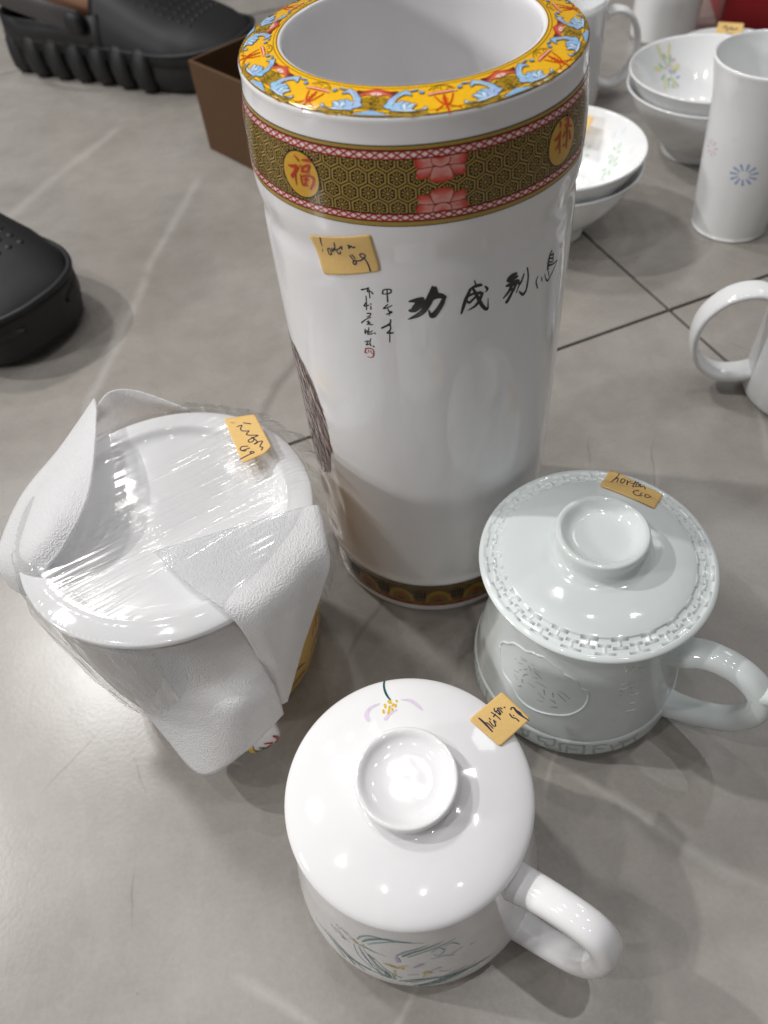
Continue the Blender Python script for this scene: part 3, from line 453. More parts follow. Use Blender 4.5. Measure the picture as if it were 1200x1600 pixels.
    t.links.new(m2.outputs[2], m3.inputs[6]); m3.inputs[7].default_value = (.10, .09, .08, 1)
    st5 = nd(t, "ShaderNodeTexNoise"); st5.inputs["Scale"].default_value = 38; st5.inputs["Detail"].default_value = 8; st5.inputs["Roughness"].default_value = .7
    t.links.new(pos, st5.inputs["Vector"])
    m4 = nd(t, "ShaderNodeMix", data_type='RGBA', blend_type='SOFT_LIGHT'); m4.inputs[0].default_value = .35
    t.links.new(m3.outputs[2], m4.inputs[6]); t.links.new(st5.outputs["Fac"], m4.inputs[7])
    t.links.new(m4.outputs[2], b.inputs["Base Color"])
    n4 = nd(t, "ShaderNodeTexNoise"); n4.inputs["Scale"].default_value = 14; n4.inputs["Detail"].default_value = 4
    t.links.new(pos, n4.inputs["Vector"])
    mr = nd(t, "ShaderNodeMapRange"); mr.inputs[3].default_value = .21; mr.inputs[4].default_value = .33
    t.links.new(n4.outputs["Fac"], mr.inputs[0]); t.links.new(mr.outputs[0], b.inputs["Roughness"])
    bpn = nd(t, "ShaderNodeBump"); bpn.inputs["Strength"].default_value = .06; bpn.inputs["Distance"].default_value = .0006
    t.links.new(n3.outputs["Fac"], bpn.inputs["Height"]); t.links.new(bpn.outputs[0], b.inputs["Normal"])
    return m

def foam_material():
    m, t, b = nt("packing_foam")
    co = nd(t, "ShaderNodeTexCoord")
    vo = nd(t, "ShaderNodeTexVoronoi"); vo.inputs["Scale"].default_value = 1250
    t.links.new(co.outputs["Object"], vo.inputs["Vector"])
    n = nd(t, "ShaderNodeTexNoise"); n.inputs["Scale"].default_value = 1300; n.inputs["Detail"].default_value = 3
    t.links.new(co.outputs["Object"], n.inputs["Vector"])
    ad = nd(t, "ShaderNodeMath", operation='ADD'); t.links.new(vo.outputs["Distance"], ad.inputs[0]); t.links.new(n.outputs["Fac"], ad.inputs[1])
    bpn = nd(t, "ShaderNodeBump"); bpn.inputs["Strength"].default_value = .65; bpn.inputs["Distance"].default_value = .0008
    t.links.new(ad.outputs[0], bpn.inputs["Height"]); t.links.new(bpn.outputs[0], b.inputs["Normal"])
    b.inputs["Base Color"].default_value = (.95, .95, .955, 1)
    b.inputs["Roughness"].default_value = .5
    tr = nd(t, "ShaderNodeBsdfTranslucent"); tr.inputs[0].default_value = (.93, .93, .94, 1)
    ms = nd(t, "ShaderNodeMixShader"); ms.inputs[0].default_value = .40
    t.links.new(b.outputs[0], ms.inputs[1]); t.links.new(tr.outputs[0], ms.inputs[2])
    tp = nd(t, "ShaderNodeBsdfTransparent"); tp.inputs[0].default_value = (.97, .97, .98, 1)
    ms2 = nd(t, "ShaderNodeMixShader"); ms2.inputs[0].default_value = .09
    t.links.new(ms.outputs[0], ms2.inputs[1]); t.links.new(tp.outputs[0], ms2.inputs[2])
    t.links.new(ms2.outputs[0], t.nodes["Material Output"].inputs[0])
    return m

def film_material():
    m = bpy.data.materials.new("cling_film"); m.use_nodes = True
    t = m.node_tree; t.nodes.clear()
    out = nd(t, "ShaderNodeOutputMaterial")
    tr = nd(t, "ShaderNodeBsdfTransparent"); tr.inputs[0].default_value = (.975, .98, .98, 1)
    gl = nd(t, "ShaderNodeBsdfGlossy"); gl.inputs["Roughness"].default_value = .10
    lw = nd(t, "ShaderNodeLayerWeight"); lw.inputs[0].default_value = .25
    mr = nd(t, "ShaderNodeMapRange"); mr.inputs[3].default_value = .032; mr.inputs[4].default_value = .45
    t.links.new(lw.outputs["Facing"], mr.inputs[0])
    ms = nd(t, "ShaderNodeMixShader")
    t.links.new(mr.outputs[0], ms.inputs[0]); t.links.new(tr.outputs[0], ms.inputs[1]); t.links.new(gl.outputs[0], ms.inputs[2])
    t.links.new(ms.outputs[0], out.inputs[0])
    return m

TILE = tile_material()
GROUT = plain("dark_grout", (.055, .05, .045, 1), .9, .3, 300)
FOAM = foam_material()
FILM = film_material()
CARD = plain("cardboard", (.085, .040, .013, 1), .8, .1, 120, .15)
RUBBER = plain("black_rubber", (.007, .007, .008, 1), .55, .12, 500, .2)
STRAPM = plain("grey_strap", (.055, .05, .05, 1), .5, .1, 400)
SKIN = plain("skin", (.30, .15, .085, 1), .5, .15, 260, .1)
REDM = plain("red_card", (.33, .008, .014, 1), .35, .03, 60, .1)

# ---------------------------------------------------------------- floor
floor = ob("floor", *boxm(-4, 4, -3, 5, -0.03, -0.0022), GROUT, smooth=False)
floor["kind"] = "structure"
TS, GAP = 0.80, 0.0028
cx0, cy0, ang = .241, .480, math.atan2(.093, .293)
tile_me = None
ux = Vector((math.cos(ang), math.sin(ang), 0)); uy = Vector((-math.sin(ang), math.cos(ang), 0))
for i in range(-3, 3):
    for j in range(-3, 4):
        if tile_me is None:
            o = ob("tile", *boxm(GAP / 2, TS - GAP / 2, GAP / 2, TS - GAP / 2, -.009, 0), TILE, floor, smooth=False)
            bevel(o, .0007, 2); tile_me = o.data
        else:
            o = bpy.data.objects.new("tile", tile_me); C.objects.link(o); o.parent = floor; bevel(o, .0007, 2)
        o.location = Vector((cx0, cy0, 0)) + ux * TS * i + uy * TS * j
        o.rotation_euler = (0, 0, ang)

# ---------------------------------------------------------------- tall vase
VX, VY = .0292, .2947
vase = thing("tall_vase", "tall white porcelain cylinder vase with yellow scroll rim and brown hexagon band", "vase", (VX, VY, 0))
vprof = [(0, 1.2), (50, 1.2), (52, 0), (57, 0), (59.6, .4), (60.8, 2), (61.2, 5), (61.3, 8), (61.5, 14), (61.6, 26), (61.9, 28.5), (62.6, 31.5), (62.0, 34.5), (61.8, 40), (62.2, 60),
         (62.6, 90), (62.7, 140), (62.7, 200), (62.5, 224), (62.0, 230), (61.8, 234), (62.4, 238), (63.0, 242), (63.1, 246), (63.0, 252), (62.6, 262), (61.8, 269), (61.2, 274),
         (60.8, 277), (60.7, 280), (60.8, 281.5), (60.6, 282.4), (59.9, 283.1), (58, 283.6), (48, 285.6), (46.6, 285.9), (45.6, 285.8), (45.0, 285), (44.8, 283.4), (45.0, 280), (46.2, 270), (48, 250), (51, 200), (53, 120), (53, 40), (50, 14), (42, 9), (0, 8)]
ob("body", *lathe(smooth_prof(vprof, 3), 160), WHITE, vase)
VR = sorted([(z, r) for r, z in smooth_prof(vprof[2:32], 4)])
def on_vase(s, z, lift):            # s = arc length in mm at 62.6 mm radius
    a = s / 62.6; r = lerp_tab(VR, z) / 1000 + lift
    return Vector((r * math.cos(a), r * math.sin(a), z / 1000))
VT = sorted([(r, z) for r, z in smooth_prof(vprof[31:38], 4)])
def on_rim(a_deg, r, lift):
    a = R(a_deg)
    return Vector((r * math.cos(a) / 1000, r * math.sin(a) / 1000, lerp_tab(VT, r) / 1000 + lift))
CIRC = 2 * math.pi * 62.6
def ring_strip(d, z0, z1, col, layer, n=180, rows=2):
    for k in range(rows):
        a, b = z0 + (z1 - z0) * k / rows, z0 + (z1 - z0) * (k + 1) / rows
        lo = [d._add((CIRC * i / n, a), layer, col) for i in range(n)]
        hi = [d._add((CIRC * i / n, b), layer, col) for i in range(n)]
        for i in range(n):
            j = (i + 1) % n
            d.f.append([lo[i], lo[j], hi[j], hi[i]])
BLK = srgb(30, 24, 14); GOLD = srgb(168, 138, 62); REDL = srgb(176, 44, 30); PINKW = srgb(236, 222, 222); GOLDY = srgb(214, 158, 38)
d = Decal(on_vase)
ring_strip(d, 248.7, 274.9, BLK, 0, rows=6)
ring_strip(d, 273.6, 274.6, GOLD, 1); ring_strip(d, 249.0, 250.4, GOLD, 1)
for z0, z1 in ((270.8, 273.2), (250.8, 253.1)):
    ring_strip(d, z0, z1, PINKW, 1)
    n = 112; w = CIRC / n
    for i in range(n):
        s0 = i * w; zc = (z0 + z1) / 2
        d.ribbon([(s0, z0 + .1, .55), (s0 + w, z1 - .1, .55)], REDL, 2, sub=1)
        d.ribbon([(s0, z1 - .1, .55), (s0 + w, z0 + .1, .55)], REDL, 2, sub=1)
        d.ribbon([(s0, z0 + .12, .3), (s0 + w, z0 + .12, .3)], REDL, 2, sub=1)
        d.ribbon([(s0, z1 - .12, .3), (s0 + w, z1 - .12, .3)], REDL, 2, sub=1)
d.build("border_band", GLAZE, vase)
# hexagon diaper
d = Decal(on_vase, base=.00022)
Z0, Z1 = 253.5, 270.5
clampz = lambda z: min(max(z, Z0), Z1)
NH = 62; HW = CIRC / NH; SPc = 4.9
CEN = {}
lot_c = R(-88.7) * 62.6; med = [R(-133.5) * 62.6, R(-45.0) * 62.6, R(45) * 62.6, R(135) * 62.6]
for row in range(4):
    zc = 269.9 - SPc * row
    for i in range(NH):
        sc_ = (i + .5 * (row % 2)) * HW
        sm = ((sc_ + CIRC / 2) % CIRC) - CIRC / 2
        if any(math.hypot(sm - mc, zc - 262) < 4.5 for mc in med): continue
        hx = lambda k, q: (sc_ + q * HW / 2 / math.cos(math.pi / 6) * math.cos(math.pi / 6 + k * math.pi / 3), clampz(zc + q * SPc * 2 / 3 * math.sin(math.pi / 6 + k * math.pi / 3)))
        for k in range(6):
            a, b, c_, e = hx(k, .92), hx(k + 1, .92), hx(k + 1, .75), hx(k, .75)
            if max(abs(a[1] - c_[1]), abs(b[1] - e[1]), abs(a[1] - b[1])) < .02: continue
            d.f.append([d._add(q, 0, GOLD) for q in (a, b, c_, e)])
        if Z0 < zc < Z1:
            d.fan(sc_, zc, .5, .5, GOLD, 0, 8, 1)
        for k in range(10):
            t_ = 2 * math.pi * k / 10 + .3
            r0, r1_ = .8, 1.7
            pz = zc + r1_ * math.sin(t_)
            if Z0 < pz < Z1 and Z0 < zc + r0 * math.sin(t_) < Z1:
                d.ribbon([(sc_ + r0 * math.cos(t_), zc + r0 * math.sin(t_), .2), (sc_ + r1_ * math.cos(t_), pz, .52)], GOLD, 0, sub=1)
d.build("hexagon_pattern", GLAZE, vase)
# lotus flowers and lucky-character medallions, each a print of its own
RD, PK = srgb(196, 40, 16), srgb(222, 160, 150)
def petal(d, pts, ci, co):
    n = len(pts); sx = sum(q[0] for q in pts) / n; sy = sum(q[1] for q in pts) / n
    c0 = d._add((sx, sy), 1, tuple(a * .45 + b * .55 for a, b in zip(ci, co)))
    ids = [d._add((q[0], q[1]), 1, co if q[2] else ci) for q in pts]
    for i in range(n): d.f.append([c0, ids[i], ids[(i + 1) % n]])
for k in range(4):
    sx = lot_c + k * CIRC / 4
    for zb, sg in ((270.6, -1), (253.4, 1)):
        d = Decal(on_vase, base=.0003)
        Q = lambda x, y, o_=0: (sx + x, zb + sg * y, o_)
        for m in (-1, 1):
            petal(d, [Q(m * 2.4, 0), Q(m * 2.6, 2.6), Q(m * 5, 2.8), Q(m * 7.4, 3.0, 1), Q(m * 8.2, 2, 1), Q(m * 8.4, 0, 1), Q(m * 5, 0)], PK, RD)
            petal(d, [Q(m * 2.8, 2.7), Q(m * 3.4, 5.6, 1), Q(m * 7.2, 6.2, 1), Q(m * 8.0, 5.0, 1), Q(m * 7.4, 3.1), Q(m * 5, 2.8)], PK, RD)
        petal(d, [Q(-2.6, 2.8), Q(-3.8, 5.5), Q(-3.3, 7.2, 1), Q(0, 7.8, 1), Q(3.3, 7.2, 1), Q(3.8, 5.5), Q(2.6, 2.8)], PK, RD)
        petal(d, [Q(-1.2, 0, 1), Q(1.2, 0, 1), Q(3.0, .1), Q(2.7, 1.9), Q(0, 2.9), Q(-2.7, 1.9), Q(-3.0, .1)], PK, RD)
        for L_ in ([(-3.0, .1), (-2.7, 1.9), (0, 2.9), (2.7, 1.9), (3.0, .1)], [(-2.6, 2.6), (-5, 2.7), (-7.5, 3.1)], [(2.6, 2.6), (5, 2.7), (7.5, 3.1)], [(-2.6, 2.8), (-3.8, 5.4), (-3.5, 7)], [(2.6, 2.8), (3.8, 5.4), (3.5, 7)]):
            d.ribbon([Q(x, y)[:2] + (.3,) for x, y in L_], srgb(160, 34, 30), 2, sub=3)
        d.build("lotus_flower", GLAZE, vase)
CH = srgb(176, 46, 26)
fc = R(-133.5) * 62.6; lc = R(-45) * 62.6
for k, mc in enumerate(med):
    d = Decal(on_vase, base=.0003)
    d.fan(mc, 262.0, 8.3, 7.9, BLK, 0, 36, 8)
    d.fan(mc, 262.0, 7.7, 7.4, srgb(206, 158, 48), 1, 36, 8)
    o = d.build("medallion", GLAZE, vase)
    d = Decal(on_vase, base=.0005)
    for pl in (FU, LU)[k % 2]:
        d.ribbon([(q[0] - (fc, lc)[k % 2] + mc, q[1], q[2] * (1, 1.5)[k % 2]) for q in pl], CH, 1)
    d.build("lucky_character", GLAZE, o)
# calligraphy, seals
d = Decal(on_vase)
for pl in INSCRIPTION: d.ribbon(pl, srgb(30, 29, 29), 0, wmul=1.25)
o = d.build("inscription", GLAZE, vase); o["label"] = "black brush calligraphy running up the white side"
for side in (0, 1):
    d = Decal(on_vase)
    for pl in SEAL:
        if (pl[0][0] > -80) == bool(side): d.ribbon(pl, srgb(170, 34, 32), 0)
    d.build("seal_stamp", GLAZE, vase)
# painted horse mane showing at the left side
random.seed(4)
d = Decal(on_vase, base=.00012)
EDGE = [(90, -160), (96, -153), (101, -149.5), (108, -146), (120, -143.2), (131, -142.2), (144, -143.4), (155, -145.5), (161, -147.5), (167, -152), (172, -160)]
cols = [srgb(124, 104, 100), srgb(142, 124, 120), srgb(110, 92, 90), srgb(176, 164, 160), srgb(138, 112, 106), srgb(190, 180, 177), srgb(130, 110, 106), srgb(158, 142, 138)]
d.poly([(R(a) * 62.6 - 1.5, z) for z, a in EDGE] + [(R(-195) * 62.6, 165), (R(-195) * 62.6, 95)], srgb(150, 134, 130), 0)
for k in range(420):
    z = random.uniform(98, 172)
    edge = R(lerp_tab(EDGE, z)) * 62.6
    s0 = edge - abs(random.gauss(0, 14)) - 3
    ln = random.uniform(4, 12); dx = random.uniform(1.0, 4.5)
    if z - ln < 90: continue
    s1 = min(s0 + dx, R(lerp_tab(EDGE, z - ln)) * 62.6 + random.uniform(-.5, 1.6))
    d.ribbon([(s0, z, .3), (s0 + (s1 - s0) * .35, z - ln * .5, random.uniform(.7, 2.0)), (s1, z - ln, .12)], random.choice(cols), random.randint(1, 6), sub=3)
for k in range(14):
    t_ = k / 14
    s0 = R(-158) * 62.6 - 3 * t_; z = 88 - 10 * t_
    d.ribbon([(s0 - 4 - k, z, .3), (s0 - k * .6, z - 6, .9), (s0 + 2 - k * .6, z - 13, .2)], cols[k % 3], 1, sub=3)
d.build("painted_mane", GLAZE, vase)
# foot band
d = Decal(on_vase)
ring_strip(d, 7.5, 29.6, srgb(94, 74, 30), 0, rows=6)
ring_strip(d, 26.6, 29.0, srgb(176, 160, 150), 1); ring_strip(d, 7.7, 11.0, srgb(132, 62, 34), 1)
ring_strip(d, 29.1, 29.7, BLK, 1); ring_strip(d, 11.0, 11.5, srgb(170, 130, 60), 1)
for i in range(40):
    s0 = CIRC * i / 40
    d.fan(s0, 27.8, 1.5, .9, REDL, 2, 8, 1)
    d.ribbon([(s0, 9.4, .5), (s0 + CIRC / 40 * .6, 9.4, .5)], srgb(190, 120, 70), 2, sub=2)
for i in range(18):
    s0 = CIRC * (i + .3) / 18
    d.poly([(s0 + 8.0 * math.cos(t_ * math.pi / 10) * (1 + .05 * math.cos(t_ * 3)), 12 + 11.5 * math.sin(t_ * math.pi / 10)) for t_ in range(11)], srgb(150, 118, 40), 1)
    d.poly([(s0 + 5.6 * math.cos(t_ * math.pi / 8), 12.4 + 7.5 * math.sin(t_ * math.pi / 8)) for t_ in range(9)], srgb(120, 96, 30), 2)
    d.fan(s0, 16.5, 1.7, 1.5, REDL, 3, 8, 1); d.fan(s0, 13.5, 2.6, 1.0, srgb(60, 70, 62), 3, 8, 1)
    s1 = s0 + CIRC / 36
    for k in (-2, -1, 0, 1, 2):
        d.ribbon([(s1 + k * 1.5, 15, .7), (s1 + k * 1.5, 24.5 - abs(k), .7)], BLK, 2, sub=2)
    d.ribbon([(s1 - 3.5, 21, .7), (s1 + 3.5, 21, .7)], BLK, 3, sub=2); d.ribbon([(s1 - 3, 17.5, .7), (s1 + 3, 17.5, .7)], BLK, 3, sub=2)
d.build("foot_band", GLAZE, vase)
# yellow rim with scrolls
YEL = srgb(244, 188, 34); OLV = srgb(176, 140, 40); BLU = srgb(128, 178, 226); LBL = srgb(222, 236, 246); OUT = srgb(58, 64, 70)
d = Decal(on_rim, base=.0001)
n = 200
prev = None
for r_ in (46.3, 47, 48.5, 51, 54, 57, 59, 59.8, 60.3):
    row = [d._add((360 * i / n, r_), 0, YEL) for i in range(n)]
    if prev:
        for i in range(n): d.f.append([prev[i], prev[(i + 1) % n], row[(i + 1) % n], row[i]])
    prev = row
for r_, w, c_ in ((46.6, .3, srgb(96, 76, 26)), (47.7, .22, srgb(96, 76, 26)), (58.6, .22, srgb(110, 86, 24)), (60.2, .3, srgb(70, 60, 40))):
    a = [d._add((360 * i / n, r_ - w / 2), 1, c_) for i in range(n)]; b_ = [d._add((360 * i / n, r_ + w / 2), 1, c_) for i in range(n)]
    for i in range(n): d.f.append([a[i], a[(i + 1) % n], b_[(i + 1) % n], b_[i]])
d.build("yellow_rim", GLAZE, vase)
class Polar:                      # draws motif coordinates (degrees about the motif centre, radius mm) in a locally flat frame
    pass
def rim_fn(c0):
    return lambda x, y, lift: on_rim(c0 + math.degrees(x / 53.0), y, lift)
random.seed(9)
for k in range(8):
    c0 = -106.7 - 2 + 45 * k
    d = Decal(rim_fn(c0), base=.0002)
    XY = lambda pl, sg: [(sg * R(a) * 53.0, r_) + ((w,) if True else ()) for a, r_, w in pl]
    for sg in (1, -1):
        for reg in FILL:
            q = XY([((-1.5 if abs(a) < 3.5 else a), b_, w) for a, b_, w in reg], sg); d.poly([(a, b_) for a, b_, w in q], OLV, 0)
            xs = [a for a, b_, w in q]; ys = [b_ for a, b_, w in q]
            for m in range(60):
                x, y = random.uniform(min(xs), max(xs)), random.uniform(min(ys), max(ys))
                ins = False
                for (x1, y1, _), (x2, y2, __) in zip(q, q[1:] + q[:1]):
                    if (y1 > y) != (y2 > y) and x < (x2 - x1) * (y - y1) / (y2 - y1) + x1: ins = not ins
                if ins: d.ribbon([(x - .3, y, .12), (x, y + random.uniform(-.25, .25), .12), (x + .3, y, .12)], srgb(92, 74, 24), 1, sub=1)
        q = XY(LEAF, sg); Q2 = [(a, b_) for a, b_, w in crom(q, 2, True)]
        ymin, ymax = min(b_ for a, b_ in Q2), max(b_ for a, b_ in Q2)
        d.poly(Q2, BLU, 2, cols=[tuple(u + (v - u) * random.random() * .5 for u, v in zip(BLU, LBL)) for _ in Q2])
        for pl in LEAF_WHITE: d.ribbon(XY(pl, sg), LBL, 3)
        for pl in LEAF_LINE: d.ribbon(XY(pl, sg), srgb(70, 110, 160), 4)
        d.ribbon([(a, b_, .16) for a, b_ in Q2 + Q2[:1]], OUT, 4, sub=1)
        q = XY([((-.4 if abs(a) < 1.6 else a), min(b_, 59.9), w) for a, b_, w in CLOUD], sg); d.poly([(a, b_) for a, b_, w in q], srgb(140, 186, 228), 2); d.ribbon([(a, b_, .16) for a, b_, w in q[:-1]], OUT, 4, sub=2)
        q = XY([((-.3 if abs(a) < 1.6 else a), b_, w) for a, b_, w in CROWN], sg); d.poly([(a, b_) for a, b_, w in q], srgb(188, 62, 40), 3, cols=[srgb(206, 74, 52)] * 3 + [srgb(120, 44, 30)] * 3 + [srgb(220, 120, 96)] * (len(q) - 6))
        q = XY(CROWN_PINK, sg); d.poly([(a, b_) for a, b_, w in q], srgb(240, 200, 186), 4)
        for pl in DOTS: d.ribbon([(a, b_, w + .25) for a, b_, w in XY(pl, sg)], OUT, 3); d.ribbon(XY(pl, sg), srgb(120, 170, 214), 4)
    d.build("scroll_motif", GLAZE, vase)
    d = Decal(rim_fn(c0 + 22.5), base=.0002)
    for pl in BELL: d.ribbon(XY(pl, 1), srgb(208, 66, 26), 1)
    d.ribbon([(a, b_, .5) for a, b_, w in XY(BELL[0], 1)], srgb(244, 196, 176), 2)
    for pl in BELL_CAP: d.ribbon(XY(pl, 1), srgb(104, 84, 26), 1, wmul=1.2)
    d.build("bell_motif", GLAZE, vase)

# price stickers: a thin paper sheet that follows the surface, with pen writing
def sticker(fn, corners, pen, parent, name="price_sticker", lift=.0003, nseg=12, wm=1.55):
    c = [(q[0], q[1]) for q in corners]
    # rounded outline
    out = []
    n = len(c)
    for i in range(n):
        p0, p1, p2 = c[i - 1], c[i], c[(i + 1) % n]
        l0 = math.hypot(p1[0] - p0[0], p1[1] - p0[1]); l2 = math.hypot(p2[0] - p1[0], p2[1] - p1[1])
        rr = min(1.3, l0 / 3, l2 / 3)
        a = (p1[0] + (p0[0] - p1[0]) * rr / l0, p1[1] + (p0[1] - p1[1]) * rr / l0)
        b = (p1[0] + (p2[0] - p1[0]) * rr / l2, p1[1] + (p2[1] - p1[1]) * rr / l2)
        le = out[-1] if out else None
        if le is not None:
            for k in range(1, 10): out.append((le[0] + (a[0] - le[0]) * k / 10, le[1] + (a[1] - le[1]) * k / 10))
        for k in range(5):
            t_ = k / 4
            out.append(tuple((1 - t_) ** 2 * a[m] + 2 * t_ * (1 - t_) * p1[m] + t_ ** 2 * b[m] for m in (0, 1)))
    le, a = out[-1], out[0]
    for k in range(1, 10): out.append((le[0] + (a[0] - le[0]) * k / 10, le[1] + (a[1] - le[1]) * k / 10))
    bm = bmesh.new()
    cxm = sum(q[0] for q in out) / len(out); cym = sum(q[1] for q in out) / len(out)
    rings = []
    for g in range(1, nseg + 1):
        q = g / nseg
        rings.append([bm.verts.new(fn(cxm + (x - cxm) * q, cym + (y - cym) * q, lift)) for x, y in out])
    ctr = bm.verts.new(fn(cxm, cym, lift)); m = len(out)
    for i in range(m):
        bm.faces.new((ctr, rings[0][i], rings[0][(i + 1) % m]))
        for A, B in zip(rings, rings[1:]):
            bm.faces.new((A[i], B[i], B[(i + 1) % m], A[(i + 1) % m]))
    me = bpy.data.meshes.new(name); bm.to_mesh(me); bm.free()
    me.polygons.foreach_set("use_smooth", [True] * len(me.polygons)); me.materials.append(PAPER)
    o = bpy.data.objects.new(name, me); C.objects.link(o); o.parent = parent
    md = o.modifiers.new("thickness", 'SOLIDIFY'); md.thickness = .00014; md.offset = 0
    dd = Decal(lambda u, v, l: fn(u, v, lift + .0001 + l), base=.00006, step=.00001)
    for pl in pen: dd.ribbon(pl, srgb(36, 34, 62), 0, wmul=wm)
    w = dd.build("handwriting", INK, o)
    o["label"] = "tan paper price sticker with blue pen writing"
    return o
sticker(on_vase, VASE_STICKER, VASE_PEN, vase)

# ---------------------------------------------------------------- handles
def handle(path_rz, theta, radii, mat, parent, sub=6, n=24):
    P = crom([tuple(q) + tuple(r_) for q, r_ in zip(path_rz, radii)], sub)
    path = [Vector((q[0] / 1000 * math.cos(theta), q[0] / 1000 * math.sin(theta), q[1] / 1000)) for q in P]
    side = Vector((-math.sin(theta), math.cos(theta), 0))
    return ob("handle", *tube(path, [(q[2] / 1000, q[3] / 1000) for q in P], n, side), mat, parent)

# ---------------------------------------------------------------- celadon mug with moulded lid
GX, GY = .0919, .1915
gm = thing("lidded_mug", "pale celadon lidded mug with moulded fret rim and bamboo panel on the side", "mug", (GX, GY, 0), group="lidded mugs on the floor")
gbody = [(0, 1.0), (43, 1.0), (44.5, 0), (48, 0), (51.5, 1.5), (53.2, 5), (53.4, 9), (53.2, 13), (52.7, 17), (51.7, 18.2), (51.7, 19.4), (50.3, 30), (47.5, 48), (45.6, 62), (44.2, 80), (43.6, 95), (43, 97), (41.5, 97), (40.8, 95), (41, 80), (42, 62), (46, 30), (47, 10), (40, 6), (0, 5)]
ob("body", *lathe(smooth_prof(gbody, 3), 128), CELADON, gm)
GB = sorted([(z, r) for r, z in smooth_prof(gbody[3:17], 4)])
def on_green(a_deg, z, lift):
    a = R(a_deg); r = lerp_tab(GB, z) / 1000 + lift
    return Vector((r * math.cos(a), r * math.sin(a), z / 1000))
glid = [(0, 116.4), (10, 116.5), (13.5, 117.2), (15.6, 119), (17.2, 120.8), (18.8, 121.2), (19.9, 120.4), (20.0, 118), (19.2, 113.5), (18.9, 111.5), (19.6, 109.8), (22, 108.6), (28, 107.6), (36, 106), (42.0, 104.0), (42.6, 103.2), (44, 102.7), (48, 101.9), (49.2, 101.9), (50, 102.2), (51.2, 101.8), (52.1, 101), (52.2, 100), (51.2, 99), (47, 98.4), (44.8, 97.6), (42, 97.3), (40, 94), (39, 92), (0, 92)]
gl_o = ob("lid", *lathe(smooth_prof(glid, 3), 160), CELADON, gm)
GL = sorted([(r, z) for r, z in smooth_prof(glid[10:22], 4)])
def on_glid_xy(x, y, lift):
    return Vector((x / 1000, y / 1000, lerp_tab(GL, math.hypot(x, y)) / 1000 + lift))
def on_glid_polar(s, r, lift):       # s = arc mm at r 45.6
    a = s / 45.6
    return Vector((r * math.cos(a) / 1000, r * math.sin(a) / 1000, lerp_tab(GL, r) / 1000 + lift))
fretst = []
NF = 22; PW = 2 * math.pi * 45.6 / NF
for i in range(NF):
    s0 = i * PW
    # interlocking T-fret, two bars and a stem each way
    fretst += [[(s0 + .4, 42.9), (s0 + PW * .60, 42.9)], [(s0 + PW * .30, 42.9), (s0 + PW * .30, 46.2)], [(s0 + PW * .06, 46.4), (s0 + PW * .52, 46.4)],
               [(s0 + PW * .52, 49.0), (s0 + PW * 1.12, 49.0)], [(s0 + PW * .81, 49.0), (s0 + PW * .81, 45.6)], [(s0 + PW * .60, 45.4), (s0 + PW * 1.0, 45.4)]]
relief(fretst, on_glid_polar, 1.9, .0003, "fret_moulding", CELADON, gl_o, sub=2)
sticker(on_glid_xy, GREEN_STICKER, GREEN_PEN, gm, lift=.0008)
K = 47.5 * math.pi / 180
on_green_mm = lambda s, z, lift: on_green(s / K, z, lift)
relief([[(a * K, z) for a, z, w in pl] for pl in CARTOUCHE], on_green_mm, 1.3, .0006, "panel_moulding", CELADON, gm)
relief([[(a * K, z) for a, z, w in pl] for pl in EMBOSS], on_green_mm, .9, .0004, "moulded_characters", CELADON, gm)
d = Decal(on_green_mm)
for pl in BAMBOO: d.ribbon([(a * K, z, w * 1.3) for a, z, w in pl], srgb(172, 187, 185), 0)
d.build("bamboo_motif", GLAZE, gm)
d = Decal(on_green_mm)
for pl in FRET: d.ribbon([(a * K, z, 1.2) for a, z, w in pl], srgb(184, 195, 194), 0, sub=3)
for k in (1, 2, 3, 4):                # the fret band carries on round the foot
    for pl in FRET: d.ribbon([((a - 62 * k) * K, z, 1.2) for a, z, w in pl], srgb(184, 195, 194), 0, sub=3)
d.build("fret_band", GLAZE, gm)
GH = R(-42)
handle([(40, 61), (48, 64), (59, 71.5), (70.5, 72.5), (80, 68), (86, 60), (86.5, 48), (81, 33), (69, 22), (56, 15.5), (48, 14)], GH,
       [(9, 7), (7.6, 6.2), (6.6, 5.6), (6.3, 5.4), (6.4, 5.4), (6.6, 5.8), (6.4, 5.6), (6.3, 5.4), (6.4, 5.4), (7, 5.8), (8.5, 6.5)], CELADON, gm)
sp = [Vector(((82 + 8 * k) / 1000 * math.cos(GH), (82 + 8 * k) / 1000 * math.sin(GH), (64 + 4 * k) / 1000)) for k in (0, .5, 1, 1.4)]
ob("thumb_rest", *tube(sp, [(.0066, .006), (.0062, .0048), (.005, .0034), (.003, .0015)], 16, (-math.sin(GH), math.cos(GH), 0)), CELADON, gm)

